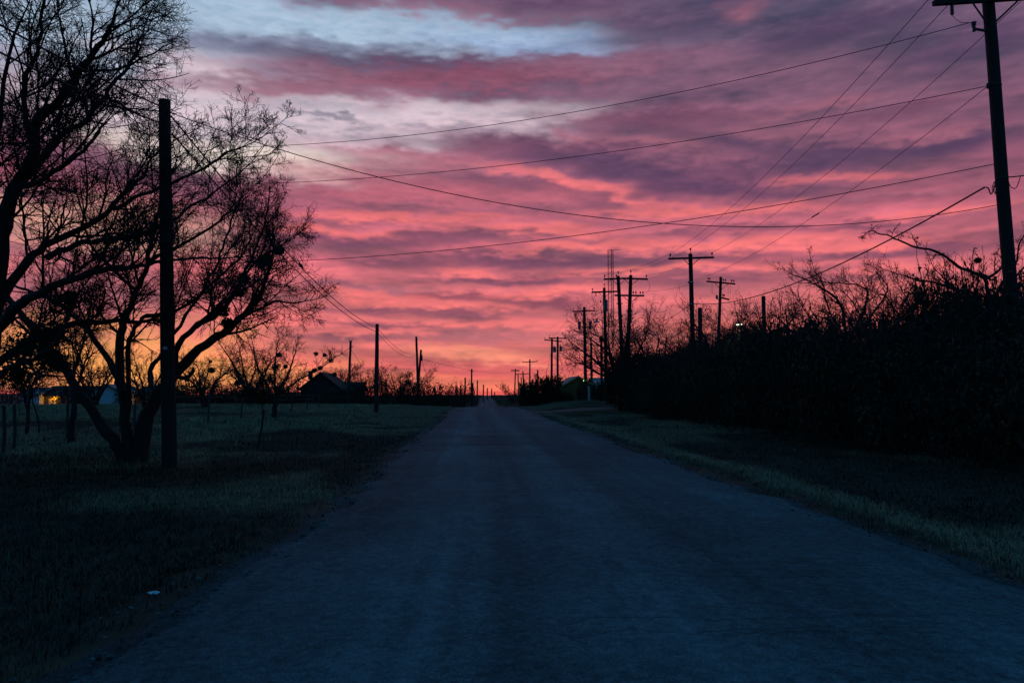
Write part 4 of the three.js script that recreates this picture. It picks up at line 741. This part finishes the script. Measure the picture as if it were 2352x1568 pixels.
// a simple gabled or hipped house: walls, roof with eaves, door, windows; width along x, ridge along x or z
function house(name, label, px0, px1, d, wallH, roofH, depth, o = {}) {
  const a = gp(px0, d), b = gp(px1, d), w = b.x - a.x, cx = (a.x + b.x) / 2, y0 = Math.min(ground(a.x, d), ground(b.x, d), ground(cx, d)) - .1, base = V(cx, y0, -d), t = thing(name, label, 'building', base), W = o.wall || M.siding, RM = o.roof || M.roof;
  const zF = -d, zB = -d - depth, H = y0 + wallH, e = .35;
  const tri = (g, pts) => { const n = pts[1].clone().sub(pts[0]).cross(pts[2].clone().sub(pts[0])).normalize(), k = g.p.length / 3; for (const q of pts) g.vert(q.x, q.y, q.z, n.x, n.y, n.z); for (let i = 1; i < pts.length - 1; i++) g.i.push(k, k + i, k + i + 1); };
  const X0 = a.x, X1 = b.x, gable = o.ridge === 'z';
  const wall = part(t, 'wall', W, g => { tri(g, [V(X0, y0, zF), V(X1, y0, zF), V(X1, H, zF), ...(gable ? [V(cx, H + roofH, zF)] : []), V(X0, H, zF)]); tri(g, [V(X1, y0, zB), V(X0, y0, zB), V(X0, H, zB), ...(gable ? [V(cx, H + roofH, zB)] : []), V(X1, H, zB)]); tri(g, [V(X0, y0, zB), V(X0, y0, zF), V(X0, H, zF), V(X0, H, zB)]); tri(g, [V(X1, y0, zF), V(X1, y0, zB), V(X1, H, zB), V(X1, H, zF)]); });
  part(t, 'roof', RM, g => {
    const th = .14, ins = o.hip ? Math.min(w * .45, depth * .5) : 0, slab = q => { tri(g, q); tri(g, q.slice().reverse().map(v => V(v.x, v.y - th, v.z))); for (let i = 0; i < q.length; i++) { const u = q[i], v = q[(i + 1) % q.length]; tri(g, [u, V(u.x, u.y - th, u.z), V(v.x, v.y - th, v.z), v]); } };
    const R0 = H + .02, RT = H + roofH + .12, zM = (zF + zB) / 2, k = e * roofH / (gable ? w / 2 : depth / 2);
    if (gable) { slab([V(X0 - e, R0 - k + .12, zF + e), V(cx, RT, zF + e), V(cx, RT, zB - e), V(X0 - e, R0 - k + .12, zB - e)]); slab([V(cx, RT, zF + e), V(X1 + e, R0 - k + .12, zF + e), V(X1 + e, R0 - k + .12, zB - e), V(cx, RT, zB - e)]); }
    else { const yl = R0 - k + .12; slab([V(X0 - e, yl, zF + e), V(X1 + e, yl, zF + e), V(X1 + (ins ? -ins : e), RT, zM), V(X0 + (ins ? ins : -e), RT, zM)]); slab([V(X1 + e, yl, zB - e), V(X0 - e, yl, zB - e), V(X0 + (ins ? ins : -e), RT, zM), V(X1 + (ins ? -ins : e), RT, zM)]); if (ins) { slab([V(X0 - e, yl, zB - e), V(X0 - e, yl, zF + e), V(X0 + ins, RT, zM)]); slab([V(X1 + e, yl, zF + e), V(X1 + e, yl, zB - e), V(X1 - ins, RT, zM)]); } }
  });
  for (const f of o.windows || []) { const wx = lerp(X0, X1, f), fr = part(t, 'window', M.white, g => { for (const [dx, dy, sx, sy] of [[-.45, 0, .08, 1.1], [.45, 0, .08, 1.1], [0, .55, .98, .08], [0, -.55, .98, .08]]) g.box(V(wx + dx, y0 + 1.5 + dy, zF + .03), sx, sy, .08); }); part(fr, 'pane', M.pane, g => g.box(V(wx, y0 + 1.5, zF + .015), .86, 1.06, .02), base); }
  if (o.door !== undefined) { const dx = lerp(X0, X1, o.door), dr = part(t, 'door', M.door, g => g.box(V(dx, y0 + 1.1, zF + .03), .95, 2.05, .06)); part(dr, 'handle', M.iron, g => g.turned(V(dx + .36, y0 + 1.05, zF + .07), [[.03, 0], [.035, .03], [.02, .06]], 8, V(0, 0, 1)), base); }
  if (o.chimney !== undefined) part(t, 'chimney', M.siding, g => g.box(V(lerp(X0, X1, o.chimney), H + roofH * .9, (zF + zB) / 2), .5, 1.1, .5));
  return { t, X0, X1, y0, zF, H };
}
house('gable_house', 'dark house with a peaked roof beyond the left field', 690, 781, 92, 2.7, 1.9, 8, { ridge: 'z', chimney: .06 });
house('house_wing', 'low dark flat-ridged wing right of the peaked roof', 784, 822, 94, 2.6, 1.0, 6, { windows: [.5] });
const hL = house('porch_house', 'long dark house with a lit yellow porch wall at far left', 92, 188, 100, 2.5, 1.2, 7, { wall: M.wall, door: .30, windows: [.72] });
const hM = house('lamp_house', 'second lit house seen between the mesquite trunks', 306, 372, 101, 2.5, 1.2, 7, { wall: M.wall, door: .46, windows: [.85] });
house('pale_shed', 'pale metal shed showing blue between the mesquite trunks', 196, 286, 98, 2.7, 1.0, 6, { wall: M.paleMetal, roof: M.paleRoof, ridge: 'z' });
house('pale_shed', 'pale metal shed at the left edge behind the forked mesquite', 50, 90, 99, 2.6, .8, 5, { wall: M.paleMetal, roof: M.paleRoof });
const hC = house('cottage', 'cottage with a gabled roof beyond the driveway, its corner lit green', 1288, 1368, 84, 2.0, 1.15, 8, { ridge: 'z', roof: M.paleRoof });
house('long_house', 'low roofed house half hidden behind the right thicket and poles', 1372, 1478, 92, 2.5, 1.1, 8, { windows: [.2, .5], roof: M.paleRoof });
single('porch_post', 'pale post standing before the cottage right of the lit bush', 'post', gp(1353, 77.5), M.white, g => { const a = gp(1353, 77.5); g.bar(V(a.x, a.y - .1, a.z), V(a.x - .03, a.y + 1.55, a.z), .16, .16, V(0, 0, 1)); g.box(V(a.x - .03, a.y + 1.58, a.z), .22, .06, .22); });
single('porch_post', 'short pale post at the eaves right of the tall pale post', 'post', gp(1369, 80), M.white, g => { const a = gp(1369, 80); g.bar(V(a.x, a.y - .1, a.z), V(a.x, a.y + 2.2, a.z), .1, .1, V(0, 0, 1)); g.box(V(a.x, a.y + 2.23, a.z), .16, .05, .16); });

// ---------------------------------------------------------------- lamps that are lit
function lamp(label, p, color, power, r, bracketTo) {
  const t = thing('wall_lamp', label, 'lamp', p), c = new THREE.Color(color), m = new THREE.MeshStandardMaterial({ color: 0x222222, emissive: c, emissiveIntensity: 6, roughness: .5 });
  part(t, 'lamp_bulb', m, g => g.turned(V(p.x, p.y - r, p.z), [[r * .3, 0], [r * .85, r * .4], [r, r], [r * .85, r * 1.6], [r * .3, 2 * r]], 12));
  part(t, 'lamp_cap', M.iron, g => { g.turned(V(p.x, p.y + r, p.z), [[r * 1.5, 0], [r * 1.2, r * .35], [r * .3, r * .8]], 12); g.bar(V(p.x, p.y + r * 1.3, p.z), bracketTo, .03, .03); });
  const l = new THREE.PointLight(c, power, 0, 2); l.position.set(0, 0, 0); l.castShadow = true; l.shadow.radius = 3; t.add(l); return t;
}
{ const p = V(at(127, 912, 100).x, at(127, 912, 100).y, hL.zF + .4); lamp('small lit lamp on the porch wall of the far left house', p, 0xffa828, 3.6, .09, V(p.x, p.y + .12, hL.zF)); }
{ const p = V(at(344, 914, 101).x, at(344, 914, 101).y, hM.zF + .4); lamp('small lit lamp on the house seen between the mesquite trunks', p, 0xffa828, 3.2, .09, V(p.x, p.y + .12, hM.zF)); }
{ const p = at(1341, 874, 80.3); lamp('small greenish porch lamp above the bush at the cottage', p, 0xb0ff90, 2.6, .05, V(p.x, p.y + .08, -83.9)); }
{
  const d = 36, P = pole('short lamp post lit by its own flood light behind the right thicket', d, [1697, 820], [1696, 749], .07, .06, undefined, 'lamp_post'), p = at(1699, 746, d - .35), m = new THREE.MeshStandardMaterial({ color: 0x333333, roughness: .5 }); m.emissive.setRGB(1, 1, .72); m.emissiveIntensity = 2.6;
  const head = part(P.t, 'lamp_head', M.paleMetal, g => g.bar(V(p.x - .15, p.y + .06, p.z), V(p.x + .15, p.y + .08, p.z), .2, .06));
  part(head, 'lamp_lens', m, g => g.bar(V(p.x - .12, p.y + .01, p.z), V(p.x + .12, p.y + .03, p.z), .15, .045), P.t.position);
  part(P.t, 'lamp_neck', M.iron, g => g.tube([P.T.clone(), V(p.x, p.y + .1, p.z)], .025, 6));
  const l = new THREE.PointLight(0xfff2a0, .8, 0, 2); l.position.set(p.x - P.foot.x, p.y - .1 - P.foot.y, p.z - P.foot.z); l.castShadow = true; l.shadow.radius = 3; P.t.add(l);
}

renderer.render(scene, camera);
